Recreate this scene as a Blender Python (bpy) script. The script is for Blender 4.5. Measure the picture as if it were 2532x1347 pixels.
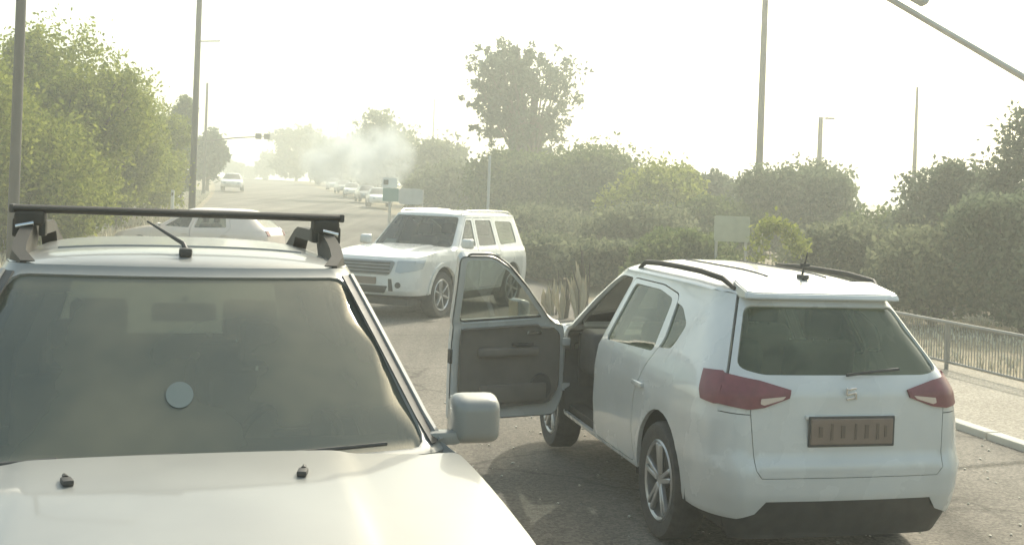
import bpy, bmesh, math, random
import numpy as np
from mathutils import Vector, Matrix
from mathutils.geometry import delaunay_2d_cdt
random.seed(7); rng = np.random.default_rng(7)
for o in list(bpy.data.objects): bpy.data.objects.remove(o)
scn = bpy.context.scene
col = scn.collection
R = math.radians

# ------------------------------------------------------------------ camera, sky, sun, exposure
FPX, HCAM, YH, ROLL = 2700.0, 2.0, 510.0, R(2.1)
cam_d = bpy.data.cameras.new('camera'); cam = bpy.data.objects.new('camera', cam_d); col.objects.link(cam)
cam_d.sensor_width = 36; cam_d.lens = FPX/2532*36; cam_d.shift_y = -(673.5-YH)/2532
cam_d.clip_start = .05; cam_d.clip_end = 3000
cam.matrix_world = Matrix.Translation((0, 0, HCAM)) @ Matrix.Rotation(R(90), 4, 'X') @ Matrix.Rotation(ROLL, 4, 'Z')
scn.camera = cam
SUN_EL, SUN_BEAR = 42, 24           # degrees; bearing to the right of the view axis
wd = bpy.data.worlds.new('World'); scn.world = wd; wd.use_nodes = True
wn = wd.node_tree; bg = wn.nodes['Background']
sky = wn.nodes.new('ShaderNodeTexSky'); sky.sky_type = 'NISHITA'; sky.sun_disc = False
sky.sun_elevation = R(SUN_EL); sky.sun_rotation = R(SUN_BEAR)
sky.air_density = 1.2; sky.dust_density = 3.5; sky.ozone_density = .6
tm = wn.nodes.new('ShaderNodeMix'); tm.data_type = 'RGBA'; tm.blend_type = 'MULTIPLY'; tm.inputs[0].default_value = 1; tm.inputs[7].default_value = (.985, 1, .835, 1)   # dusty air
wn.links.new(sky.outputs[0], tm.inputs[6]); wn.links.new(tm.outputs[2], bg.inputs[0]); bg.inputs[1].default_value = .15
sd = bpy.data.lights.new('sun', 'SUN'); sd.energy = 2.1; sd.angle = R(.6); sd.color = (1, .97, .87)
sun = bpy.data.objects.new('sun', sd); col.objects.link(sun)
sdir = Vector((math.sin(R(SUN_BEAR))*math.cos(R(SUN_EL)), math.cos(R(SUN_BEAR))*math.cos(R(SUN_EL)), math.sin(R(SUN_EL))))
sun.rotation_euler = sdir.to_track_quat('Z', 'Y').to_euler()
scn.view_settings.view_transform = 'Standard'; scn.view_settings.look = 'None'
scn.view_settings.exposure = .92; scn.view_settings.gamma = 1
HAZE_DENSITY = .0052
scn.render.engine = 'CYCLES'
scn.cycles.volume_bounces = 1; scn.cycles.transparent_max_bounces = 24; scn.cycles.max_bounces = 8

# ------------------------------------------------------------------ helpers
def tag(o, label=None, cat=None, group=None, kind=None):
    if label: o['label'] = label
    if cat: o['category'] = cat
    if group: o['group'] = group
    if kind: o['kind'] = kind
    return o
def empty(name, loc=(0, 0, 0), rz=0):
    o = bpy.data.objects.new(name, None); col.objects.link(o); o.location = loc; o.rotation_euler = (0, 0, rz)
    o.empty_display_size = .2
    return o
def link(name, me, mat, parent=None):
    o = bpy.data.objects.new(name, me); col.objects.link(o)
    if mat: me.materials.append(mat)
    if parent: o.parent = parent
    return o
def from_bm(name, bm, mat, parent=None, smooth=True, ang=35):
    bmesh.ops.recalc_face_normals(bm, faces=bm.faces)
    me = bpy.data.meshes.new(name); bm.to_mesh(me); bm.free()
    if smooth:
        me.shade_smooth(); me.set_sharp_from_angle(angle=R(ang))
    return link(name, me, mat, parent)
def add_box(bm, c, s, rot=None, bev=0, seg=2):
    m = Matrix.Translation(c) @ (rot.to_4x4() if rot else Matrix.Identity(4)) @ Matrix.Diagonal((s[0], s[1], s[2], 1))
    r = bmesh.ops.create_cube(bm, size=1, matrix=m)
    if bev:
        es = list({e for v in r['verts'] for e in v.link_edges})
        bmesh.ops.bevel(bm, geom=es, offset=bev, segments=seg, affect='EDGES', profile=.6)
def box(name, c, s, mat, parent=None, rot=None, bev=0, seg=2):
    bm = bmesh.new(); add_box(bm, c, s, rot, bev, seg); return from_bm(name, bm, mat, parent)
def add_tube(bm, pts, rad, n=8, cap=True):
    pts = [Vector(p) for p in pts]; rads = rad if isinstance(rad, (list, tuple)) else [rad]*len(pts)
    rings = []; up = None
    for i, p in enumerate(pts):
        d = (pts[min(i+1, len(pts)-1)] - pts[max(i-1, 0)]).normalized()
        if up is None: up = Vector((0, 0, 1)) if abs(d.z) < .9 else Vector((1, 0, 0))
        a = d.cross(up).normalized(); b = a.cross(d).normalized(); up = b
        rings.append([bm.verts.new(p + rads[i]*(a*math.cos(2*math.pi*k/n) + b*math.sin(2*math.pi*k/n))) for k in range(n)])
    for i in range(len(rings)-1):
        for k in range(n):
            bm.faces.new((rings[i][k], rings[i][(k+1) % n], rings[i+1][(k+1) % n], rings[i+1][k]))
    if cap:
        bm.faces.new(rings[0][::-1]); bm.faces.new(rings[-1])
def tube(name, pts, rad, mat, parent=None, n=8):
    bm = bmesh.new(); add_tube(bm, pts, rad, n); return from_bm(name, bm, mat, parent, ang=50)
def add_lathe(bm, prof, n=32, axis='X', c=(0, 0, 0)):
    rings = []
    for (r, h) in prof:
        ring = []
        for k in range(n):
            a = 2*math.pi*k/n
            p = (h, r*math.cos(a), r*math.sin(a)) if axis == 'X' else (r*math.cos(a), r*math.sin(a), h)
            ring.append(bm.verts.new(Vector(p)+Vector(c)))
        rings.append(ring)
    for i in range(len(rings)-1):
        for k in range(n):
            bm.faces.new((rings[i][k], rings[i][(k+1) % n], rings[i+1][(k+1) % n], rings[i+1][k]))
    return rings
def add_prism(bm, poly, f0, f1):
    a = [bm.verts.new(f0(p)) for p in poly]; b = [bm.verts.new(f1(p)) for p in poly]
    n = len(poly)
    bm.faces.new(a); bm.faces.new(b[::-1])
    for i in range(n): bm.faces.new((a[i], b[i], b[(i+1) % n], a[(i+1) % n]))
def at(x, y, Y):      # a point of the place at depth Y along the view axis
    dx, dy = x-1266, y-YH; c, s = math.cos(ROLL), math.sin(ROLL)
    return Vector(((c*dx+s*dy)/FPX*Y, Y, HCAM-(-s*dx+c*dy)/FPX*Y))

# ------------------------------------------------------------------ materials
MATS = {}
def mat(name, colr=(.5, .5, .5), rough=.6, metal=0, spec=.5, coat=0, vary=0, scale=4, bump=0, bscale=60, trans=None):
    if name in MATS: return MATS[name]
    m = bpy.data.materials.new(name); m.use_nodes = True; nt = m.node_tree; b = nt.nodes['Principled BSDF']
    b.inputs['Base Color'].default_value = (*colr, 1); b.inputs['Roughness'].default_value = rough
    b.inputs['Metallic'].default_value = metal; b.inputs['Specular IOR Level'].default_value = spec
    b.inputs['Coat Weight'].default_value = coat; b.inputs['Coat Roughness'].default_value = .06
    tc = nt.nodes.new('ShaderNodeTexCoord')
    if vary:
        n = nt.nodes.new('ShaderNodeTexNoise'); n.inputs['Scale'].default_value = scale; n.inputs['Detail'].default_value = 6
        nt.links.new(tc.outputs['Object'], n.inputs['Vector'])
        r = nt.nodes.new('ShaderNodeValToRGB'); r.color_ramp.elements[0].position = .3; r.color_ramp.elements[1].position = .7
        r.color_ramp.elements[0].color = (*[c*(1-vary) for c in colr], 1); r.color_ramp.elements[1].color = (*[min(1, c*(1+vary*.6)) for c in colr], 1)
        nt.links.new(n.outputs['Fac'], r.inputs[0]); nt.links.new(r.outputs[0], b.inputs['Base Color'])
        mr = nt.nodes.new('ShaderNodeMapRange'); mr.inputs[3].default_value = max(.03, rough-.08); mr.inputs[4].default_value = rough+.1
        nt.links.new(n.outputs['Fac'], mr.inputs[0]); nt.links.new(mr.outputs[0], b.inputs['Roughness'])
    if bump:
        n2 = nt.nodes.new('ShaderNodeTexNoise'); n2.inputs['Scale'].default_value = bscale; n2.inputs['Detail'].default_value = 4
        nt.links.new(tc.outputs['Object'], n2.inputs['Vector'])
        bp = nt.nodes.new('ShaderNodeBump'); bp.inputs['Strength'].default_value = bump; bp.inputs['Distance'].default_value = .02
        nt.links.new(n2.outputs['Fac'], bp.inputs['Height']); nt.links.new(bp.outputs[0], b.inputs['Normal'])
    MATS[name] = m
    return m
def glass_mat(name, tint=(.5, .55, .52), rough=.02, film=(.10, .26), c1=(.42, .40, .34), c2=(.42, .40, .34), nsc=2.2):
    m = bpy.data.materials.new(name); m.use_nodes = True; nt = m.node_tree; nt.nodes.clear()
    out = nt.nodes.new('ShaderNodeOutputMaterial'); mx = nt.nodes.new('ShaderNodeMixShader')
    t = nt.nodes.new('ShaderNodeBsdfTransparent'); t.inputs[0].default_value = (*tint, 1)
    g = nt.nodes.new('ShaderNodeBsdfGlossy'); g.inputs['Roughness'].default_value = rough
    fr = nt.nodes.new('ShaderNodeFresnel'); fr.inputs[0].default_value = 1.55
    dif = nt.nodes.new('ShaderNodeBsdfDiffuse'); dr_ = nt.nodes.new('ShaderNodeValToRGB'); dr_.color_ramp.elements[0].position = .38; dr_.color_ramp.elements[1].position = .62; dr_.color_ramp.elements[0].color = (*c1, 1); dr_.color_ramp.elements[1].color = (*c2, 1)     # pane film
    tc = nt.nodes.new('ShaderNodeTexCoord'); n = nt.nodes.new('ShaderNodeTexNoise'); n.inputs['Scale'].default_value = nsc; n.inputs['Detail'].default_value = 4; nt.links.new(n.outputs['Fac'], dr_.inputs[0]); nt.links.new(dr_.outputs[0], dif.inputs[0])
    nt.links.new(tc.outputs['Object'], n.inputs['Vector'])
    mr = nt.nodes.new('ShaderNodeMapRange'); mr.inputs[1].default_value = .35; mr.inputs[2].default_value = .75; mr.inputs[3].default_value = film[0]; mr.inputs[4].default_value = film[1]
    nt.links.new(n.outputs['Fac'], mr.inputs[0])
    m2 = nt.nodes.new('ShaderNodeMixShader'); nt.links.new(mr.outputs[0], m2.inputs[0])
    nt.links.new(t.outputs[0], m2.inputs[1]); nt.links.new(dif.outputs[0], m2.inputs[2])
    nt.links.new(fr.outputs[0], mx.inputs[0]); nt.links.new(m2.outputs[0], mx.inputs[1]); nt.links.new(g.outputs[0], mx.inputs[2])
    nt.links.new(mx.outputs[0], out.inputs[0]); MATS[name] = m
    return m
M = {}
M['white'] = mat('white_paint', (.60, .605, .58), .26, coat=.8, vary=.10, scale=2.2)
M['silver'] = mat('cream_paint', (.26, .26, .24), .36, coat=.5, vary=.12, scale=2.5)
M['pink'] = mat('rosy_white_paint', (.72, .62, .55), .32, coat=.6, vary=.05, scale=3)
M['greycar'] = mat('grey_paint', (.2, .21, .21), .3, coat=.6, vary=.08)
M['black'] = mat('black_plastic', (.055, .053, .048), .55, vary=.3, scale=12)
M['rack'] = mat('dark_rack_metal', (.045, .041, .034), .6, spec=.3, vary=.2, scale=10)
M['rubber'] = mat('tyre_rubber', (.07, .066, .06), .85, vary=.3, scale=20, bump=.2)
M['alloy'] = mat('alloy', (.5, .5, .49), .35, metal=.7, vary=.1)
M['grilleg'] = mat('grille_grey', (.22, .23, .23), .4, vary=.1)
M['chrome'] = mat('chrome', (.75, .75, .73), .15, metal=1)
M['inner'] = mat('interior_dark', (.09, .085, .078), .8, vary=.2, scale=8)
M['seat'] = mat('seat_cloth', (.11, .105, .095), .9, vary=.2, scale=14)
M['card'] = mat('door_card', (.17, .15, .125), .75, vary=.15, scale=6)
M['red'] = mat('red_lens', (.20, .05, .06), .4, coat=.15, vary=.15, scale=20)
M['clear'] = mat('clear_lens', (.36, .39, .41), .12, coat=.8)
M['amber'] = mat('pale_lens', (.62, .5, .42), .2, coat=.6)
M['plate'] = mat('plate_yellow', (.21, .155, .12), .45, vary=.1, scale=12)
M['ink'] = mat('plate_ink', (.13, .095, .07), .6)
M['glass'] = glass_mat('car_glass', (.55, .6, .56))
M['glassdark'] = glass_mat('privacy_glass', (.55, .62, .5), .02, (.18, .36), (.17, .22, .10), (.34, .37, .22))  # yellow-green reflection painted into the film colours
M['screen'] = glass_mat('reflection_tint_windscreen', (.42, .48, .46), .05, (.48, .70), (.065, .095, .092), (.20, .20, .145), .95)  # murky teal-to-olive reflections painted as a diffuse film, veiling the seats
M['sticker'] = mat('sticker_blue_grey', (.085, .12, .118), .6)
M['paper'] = mat('paper_white', (.75, .75, .72), .8)
M['pole'] = mat('galvanised_dark', (.07, .066, .058), .55, metal=.2, vary=.25, scale=3)
M['steel'] = mat('galvanised_light', (.5, .49, .46), .45, metal=.5, vary=.15, scale=3)
M['railgrey'] = mat('dull_railing', (.25, .24, .215), .6, metal=.2, vary=.2, scale=3)
M['concrete'] = mat('concrete', (.42, .39, .33), .9, vary=.12, scale=1.2, bump=.15, bscale=30)
M['kerb'] = mat('kerb_stone', (.56, .53, .45), .85, vary=.15, scale=2, bump=.2, bscale=25)
M['bark'] = mat('bark', (.13, .11, .085), .9, vary=.35, scale=5, bump=.5, bscale=14)
M['signgrey'] = mat('sign_back', (.45, .47, .46), .5, metal=.3, vary=.1)
M['signteal'] = mat('sign_teal', (.12, .26, .24), .5, vary=.1)
M['signpale'] = mat('sign_pale', (.42, .43, .32), .6, vary=.12)
M['reed'] = mat('dry_reed', (.6, .56, .44), .85, vary=.2, scale=6)
def ground_mat(name, c1, c2, sc, speck=None, bump=.35, patch=None):
    m = bpy.data.materials.new(name); m.use_nodes = True; nt = m.node_tree; b = nt.nodes['Principled BSDF']
    b.inputs['Roughness'].default_value = .9; b.inputs['Specular IOR Level'].default_value = .25
    tc = nt.nodes.new('ShaderNodeTexCoord')
    def noise(s, d=6):
        n = nt.nodes.new('ShaderNodeTexNoise'); n.inputs['Scale'].default_value = s; n.inputs['Detail'].default_value = d
        nt.links.new(tc.outputs['Object'], n.inputs['Vector']); return n
    n = noise(sc); r = nt.nodes.new('ShaderNodeValToRGB')
    r.color_ramp.elements[0].position = .35; r.color_ramp.elements[1].position = .68
    r.color_ramp.elements[0].color = (*c1, 1); r.color_ramp.elements[1].color = (*c2, 1)
    nt.links.new(n.outputs['Fac'], r.inputs[0])
    v = nt.nodes.new('ShaderNodeTexVoronoi'); v.inputs['Scale'].default_value = 55; nt.links.new(tc.outputs['Object'], v.inputs['Vector'])
    hv = nt.nodes.new('ShaderNodeSeparateColor'); nt.links.new(v.outputs['Color'], hv.inputs[0])
    mr = nt.nodes.new('ShaderNodeMapRange'); mr.inputs[3].default_value = .68; mr.inputs[4].default_value = 1.35
    nt.links.new(hv.outputs[0], mr.inputs[0])
    mu = nt.nodes.new('ShaderNodeMix'); mu.data_type = 'RGBA'; mu.blend_type = 'MULTIPLY'; mu.inputs[0].default_value = 1
    nt.links.new(r.outputs[0], mu.inputs[6]); nt.links.new(mr.outputs[0], mu.inputs[7])
    nt.links.new(mu.outputs[2], b.inputs['Base Color'])
    n3 = noise(90, 3); bp = nt.nodes.new('ShaderNodeBump'); bp.inputs['Strength'].default_value = bump; bp.inputs['Distance'].default_value = .02
    nt.links.new(n3.outputs['Fac'], bp.inputs['Height']); nt.links.new(bp.outputs[0], b.inputs['Normal'])
    return m
M['asphalt'] = road_mat = ground_mat('asphalt', (.135, .122, .10), (.195, .175, .145), .35)
nt = road_mat.node_tree; bs = nt.nodes['Principled BSDF']; src = bs.inputs['Base Color'].links[0].from_socket
tc_ = nt.nodes.new('ShaderNodeTexCoord'); mp = nt.nodes.new('ShaderNodeMapping'); mp.inputs['Rotation'].default_value = (0, 0, -R(12)); mp.inputs['Scale'].default_value = (1.6, .05, 1)
nz_ = nt.nodes.new('ShaderNodeTexNoise'); nz_.inputs['Scale'].default_value = 1.; nz_.inputs['Detail'].default_value = 4
nt.links.new(tc_.outputs['Object'], mp.inputs[0]); nt.links.new(mp.outputs[0], nz_.inputs['Vector'])
vo_ = nt.nodes.new('ShaderNodeTexVoronoi'); vo_.feature = 'DISTANCE_TO_EDGE'; vo_.inputs['Scale'].default_value = .35; nw = nt.nodes.new('ShaderNodeTexNoise'); nw.inputs['Scale'].default_value = 2.; nw.inputs['Detail'].default_value = 5
ad = nt.nodes.new('ShaderNodeMix'); ad.data_type = 'RGBA'; ad.blend_type = 'ADD'; ad.inputs[0].default_value = .5; nt.links.new(tc_.outputs['Object'], nw.inputs['Vector']); nt.links.new(tc_.outputs['Object'], ad.inputs[6]); nt.links.new(nw.outputs['Color'], ad.inputs[7]); nt.links.new(ad.outputs[2], vo_.inputs['Vector'])
ck = nt.nodes.new('ShaderNodeMapRange'); ck.inputs[1].default_value = .0; ck.inputs[2].default_value = .012; ck.inputs[3].default_value = .6; ck.inputs[4].default_value = 1; nt.links.new(vo_.outputs['Distance'], ck.inputs[0])
wr_ = nt.nodes.new('ShaderNodeMapRange'); wr_.inputs[1].default_value = .35; wr_.inputs[2].default_value = .65; wr_.inputs[3].default_value = .7; wr_.inputs[4].default_value = 1.22; nt.links.new(nz_.outputs['Fac'], wr_.inputs[0])
m1 = nt.nodes.new('ShaderNodeMath'); m1.operation = 'MULTIPLY'; nt.links.new(ck.outputs[0], m1.inputs[0]); nt.links.new(wr_.outputs[0], m1.inputs[1])
mm_ = nt.nodes.new('ShaderNodeMix'); mm_.data_type = 'RGBA'; mm_.blend_type = 'MULTIPLY'; mm_.inputs[0].default_value = 1; nt.links.new(src, mm_.inputs[6]); nt.links.new(m1.outputs[0], mm_.inputs[7]); nt.links.new(mm_.outputs[2], bs.inputs['Base Color'])
M['soil'] = ground_mat('dry_soil', (.20, .165, .11), (.30, .25, .16), .5, bump=.6)
M['pave'] = ground_mat('pavement_concrete', (.28, .25, .20), (.36, .325, .265), .6, bump=.2)
def leaf_mat(name, c, c2, tr=.45):
    m = bpy.data.materials.new(name); m.use_nodes = True; nt = m.node_tree; nt.nodes.clear()
    out = nt.nodes.new('ShaderNodeOutputMaterial'); a = nt.nodes.new('ShaderNodeAttribute'); a.attribute_name = 'tint'
    r = nt.nodes.new('ShaderNodeValToRGB'); r.color_ramp.elements[0].color = (*c, 1); r.color_ramp.elements[1].color = (*c2, 1)
    nt.links.new(a.outputs['Fac'], r.inputs[0])
    d = nt.nodes.new('ShaderNodeBsdfDiffuse'); t = nt.nodes.new('ShaderNodeBsdfTranslucent'); mx = nt.nodes.new('ShaderNodeMixShader'); mx.inputs[0].default_value = tr
    nt.links.new(r.outputs[0], d.inputs[0]); nt.links.new(r.outputs[0], t.inputs[0])
    nt.links.new(d.outputs[0], mx.inputs[1]); nt.links.new(t.outputs[0], mx.inputs[2]); nt.links.new(mx.outputs[0], out.inputs[0])
    return m
M['plume'] = leaf_mat('dry_plume', (.55, .5, .38), (.68, .62, .48), .5)
M['leafy'] = leaf_mat('leaf_yellow_green', (.16, .20, .035), (.34, .36, .08))
M['leafg'] = leaf_mat('leaf_olive', (.09, .125, .05), (.19, .23, .09))
M['leafd'] = leaf_mat('leaf_dark', (.10, .13, .08), (.19, .225, .135), .45)
M['leafb'] = leaf_mat('leaf_brownish', (.12, .14, .085), (.235, .25, .145), .45)
M['leafs'] = leaf_mat('leaf_grey_green', (.075, .10, .062), (.15, .185, .12), .45)

# ------------------------------------------------------------------ ground: road-aligned terrain
BEAR = R(12)                                          # the road runs 12 degrees left of the view axis
DV = Vector((-math.sin(BEAR), math.cos(BEAR))); RV = Vector((math.cos(BEAR), math.sin(BEAR)))
def st(x, y): return x*DV.x+y*DV.y, x*RV.x+y*RV.y
def xy(s, t): return (s*DV.x+t*RV.x, s*DV.y+t*RV.y)
def gs(s):
    if s < 20: return 0.
    if s < 30: return .0345*(s-20)**2/20
    if s < 150: return .0345*(s-25)
    return .0345*125 + .9*(1-math.exp(-(s-150)/40))
def shift(s): return -5.5*max(0, (s-40)/110)**2 if s < 200 else -11.6-.14*(s-200)
def gz(x, y): return gs(st(x, y)[0])
S_ST = [-40, -20, -10, 0] + list(range(4, 32, 2)) + list(range(32, 160, 6)) + [170, 190, 220, 260, 320, 400, 520]
def strip(name, tl, dz, m, s_list=S_ST, follow=True):
    vs, fs = [], []
    for s in s_list:
        for t in tl:
            x, y = xy(s, t+(shift(s) if follow else 0)); vs.append((x, y, gs(s)+dz(s, t) if callable(dz) else gs(s)+dz))
    n = len(tl)
    for i in range(len(s_list)-1):
        for j in range(n-1): fs.append((i*n+j, i*n+j+1, (i+1)*n+j+1, (i+1)*n+j))
    me = bpy.data.meshes.new(name); me.from_pydata(vs, [], fs); me.shade_smooth()
    return link(name, me, m)
TL, TR, TRAIL = -4.0, 6.5, 8.75
def gdz(s, t):
    if TL-.4 < t < TRAIL+.2: return -.03
    d = max(TL-.4-t, t-TRAIL-.2)
    return -.03 + .04*min(1, d)*math.sin(s*1.3+t*.9) + (.35*min(1, d/6) if t < 0 else -.1*min(1, d/4))
tag(strip('ground', [-260, -120, -60, -30, -16, -10, -7, -5, -4.4, -4, 0, 6.5, 8.9, 10, 12, 15, 22, 40, 90, 160, 260], gdz, M['soil']), kind='structure')
tag(strip('road', [TL, -2, 0, 2, 4, TR], 0., M['asphalt']), kind='structure')
# kerb with single stones, pavement behind it
pv = strip('pavement', [TR+.16, 7.4, TRAIL+.35], .05, M['pave'], [-40, -20, -10, 0, 4, 8, 12, 16, 18.4]); tag(pv, kind='structure')
kerb = empty('kerb', (0, 0, 0)); tag(kerb, kind='structure')
kb = bmesh.new(); add_box(kb, (0, 0, .04), (.15, .985, .2), bev=.015, seg=2); bmesh.ops.recalc_face_normals(kb, faces=kb.faces)
kme = bpy.data.meshes.new('kerb_stone'); kb.to_mesh(kme); kb.free(); kme.materials.append(M['kerb'])
for i in range(16):
    s = 2.5+i; x, y = xy(s, TR+.075+random.uniform(-.006, .006)); o = bpy.data.objects.new('kerb_stone', kme); col.objects.link(o)
    o.parent = kerb; o.location = (x, y, gs(s)-.075+random.uniform(-.004, .003)); o.rotation_euler = (0, 0, BEAR+random.uniform(-.006, .006))

# ------------------------------------------------------------------ car panel system
def interp(tab):
    xs = [a for a, b in tab]; ys = [b for a, b in tab]
    def f(x): return float(np.interp(x, xs, ys))
    return f
def densify(poly, step):
    out = []
    n = len(poly)
    for i in range(n):
        a, b = poly[i], poly[(i+1) % n]; k = max(1, int(math.ceil(math.dist(a, b)/step)))
        for j in range(k): out.append((a[0]+(b[0]-a[0])*j/k, a[1]+(b[1]-a[1])*j/k))
    return out
def rounded(poly, r, seg=4):
    out = []; n = len(poly)
    for i in range(n):
        p = Vector(poly[i]); a = Vector(poly[i-1])-p; b = Vector(poly[(i+1) % n])-p
        d = min(r, a.length*.45, b.length*.45); pa = p+a.normalized()*d; pb = p+b.normalized()*d
        for k in range(seg+1):
            t = k/seg; q = pa*(1-t)**2+p*2*t*(1-t)+pb*t*t; out.append((q.x, q.y))
    return out
def pip(p, poly):
    x, y = p; c = False; j = len(poly)-1
    for i in range(len(poly)):
        a, b = poly[i], poly[j]
        if (a[1] > y) != (b[1] > y) and x < (b[0]-a[0])*(y-a[1])/(b[1]-a[1])+a[0]: c = not c
        j = i
    return c
def segdist(p, a, b):
    ax, ay = a; bx, by = b; dx, dy = bx-ax, by-ay; L = dx*dx+dy*dy
    t = 0 if L == 0 else max(0, min(1, ((p[0]-ax)*dx+(p[1]-ay)*dy)/L))
    return math.hypot(p[0]-ax-t*dx, p[1]-ay-t*dy)
def panel(name, poly, fm, m, parent, holes=(), th=.02, grid=.07, off=0., origin=None, asp=1.):
    f, sg = fm
    poly = densify(poly, grid*.7); holes = [densify(h, grid*.7) for h in holes]
    verts = []; edges = []
    for L in [poly]+holes:
        b0 = len(verts); verts += [Vector(p) for p in L]; edges += [(b0+i, b0+(i+1) % len(L)) for i in range(len(L))]
    xs = [p[0] for p in poly]; ys = [p[1] for p in poly]
    loops = [poly]+holes
    gx = np.arange(min(xs)+grid/2, max(xs), grid); gy = np.arange(min(ys)+grid*asp/2, max(ys), grid*asp)
    for x in gx:
        for y in gy:
            p = (float(x), float(y))
            if not pip(p, poly) or any(pip(p, h) for h in holes): continue
            if min(segdist(p, L[i], L[(i+1) % len(L)]) for L in loops for i in range(len(L))) < grid*.35*min(1, asp): continue
            verts.append(Vector(p))
    vo, eo, fo, _, _, _ = delaunay_2d_cdt(verts, edges, [], 0, 1e-6)
    vo = [(v.x, v.y) for v in vo]; tri = []
    for t in fo:
        c = (sum(vo[i][0] for i in t)/len(t), sum(vo[i][1] for i in t)/len(t))
        if pip(c, poly) and not any(pip(c, h) for h in holes): tri.append(list(t))
    used = sorted({i for t in tri for i in t}); ix = {u: k for k, u in enumerate(used)}
    e = .004; P = []; N = []
    for u in used:
        a, b = vo[u]; p = f(a, b)
        n = (f(a+e, b)-f(a-e, b)).cross(f(a, b+e)-f(a, b-e))
        n = (n.normalized() if n.length > 1e-12 else Vector((0, 0, 1)))*sg
        P.append(p+n*off); N.append(n)
    T = []
    for t in tri:
        t = [ix[i] for i in t]
        fn = (P[t[1]]-P[t[0]]).cross(P[t[2]]-P[t[0]])
        if fn.dot(N[t[0]]) < 0: t = t[::-1]
        T.append(t)
    # skirt along open edges
    cnt = {}
    for t in T:
        for i in range(len(t)):
            k = (t[i], t[(i+1) % len(t)]); cnt[k] = 1
    bnd = [k for k in cnt if (k[1], k[0]) not in cnt]
    V = list(P); NN = list(N); F = list(T)
    if th:
        for a, b in bnd:
            k = len(V); d = (P[b]-P[a]); sn = d.cross(N[a]); sn = sn.normalized() if sn.length > 1e-9 else N[a]
            V += [P[a], P[b], P[b]-N[b]*th, P[a]-N[a]*th]; NN += [sn]*4; F.append([k+1, k, k+3, k+2])
    if origin is not None: V = [v-Vector(origin) for v in V]
    me = bpy.data.meshes.new(name); me.from_pydata([tuple(v) for v in V], [], F); me.update()
    me.shade_smooth(); me.normals_split_custom_set_from_vertices([tuple(n) for n in NN])
    o = link(name, me, m, parent)
    if origin is not None: o.location = origin
    return o
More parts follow.
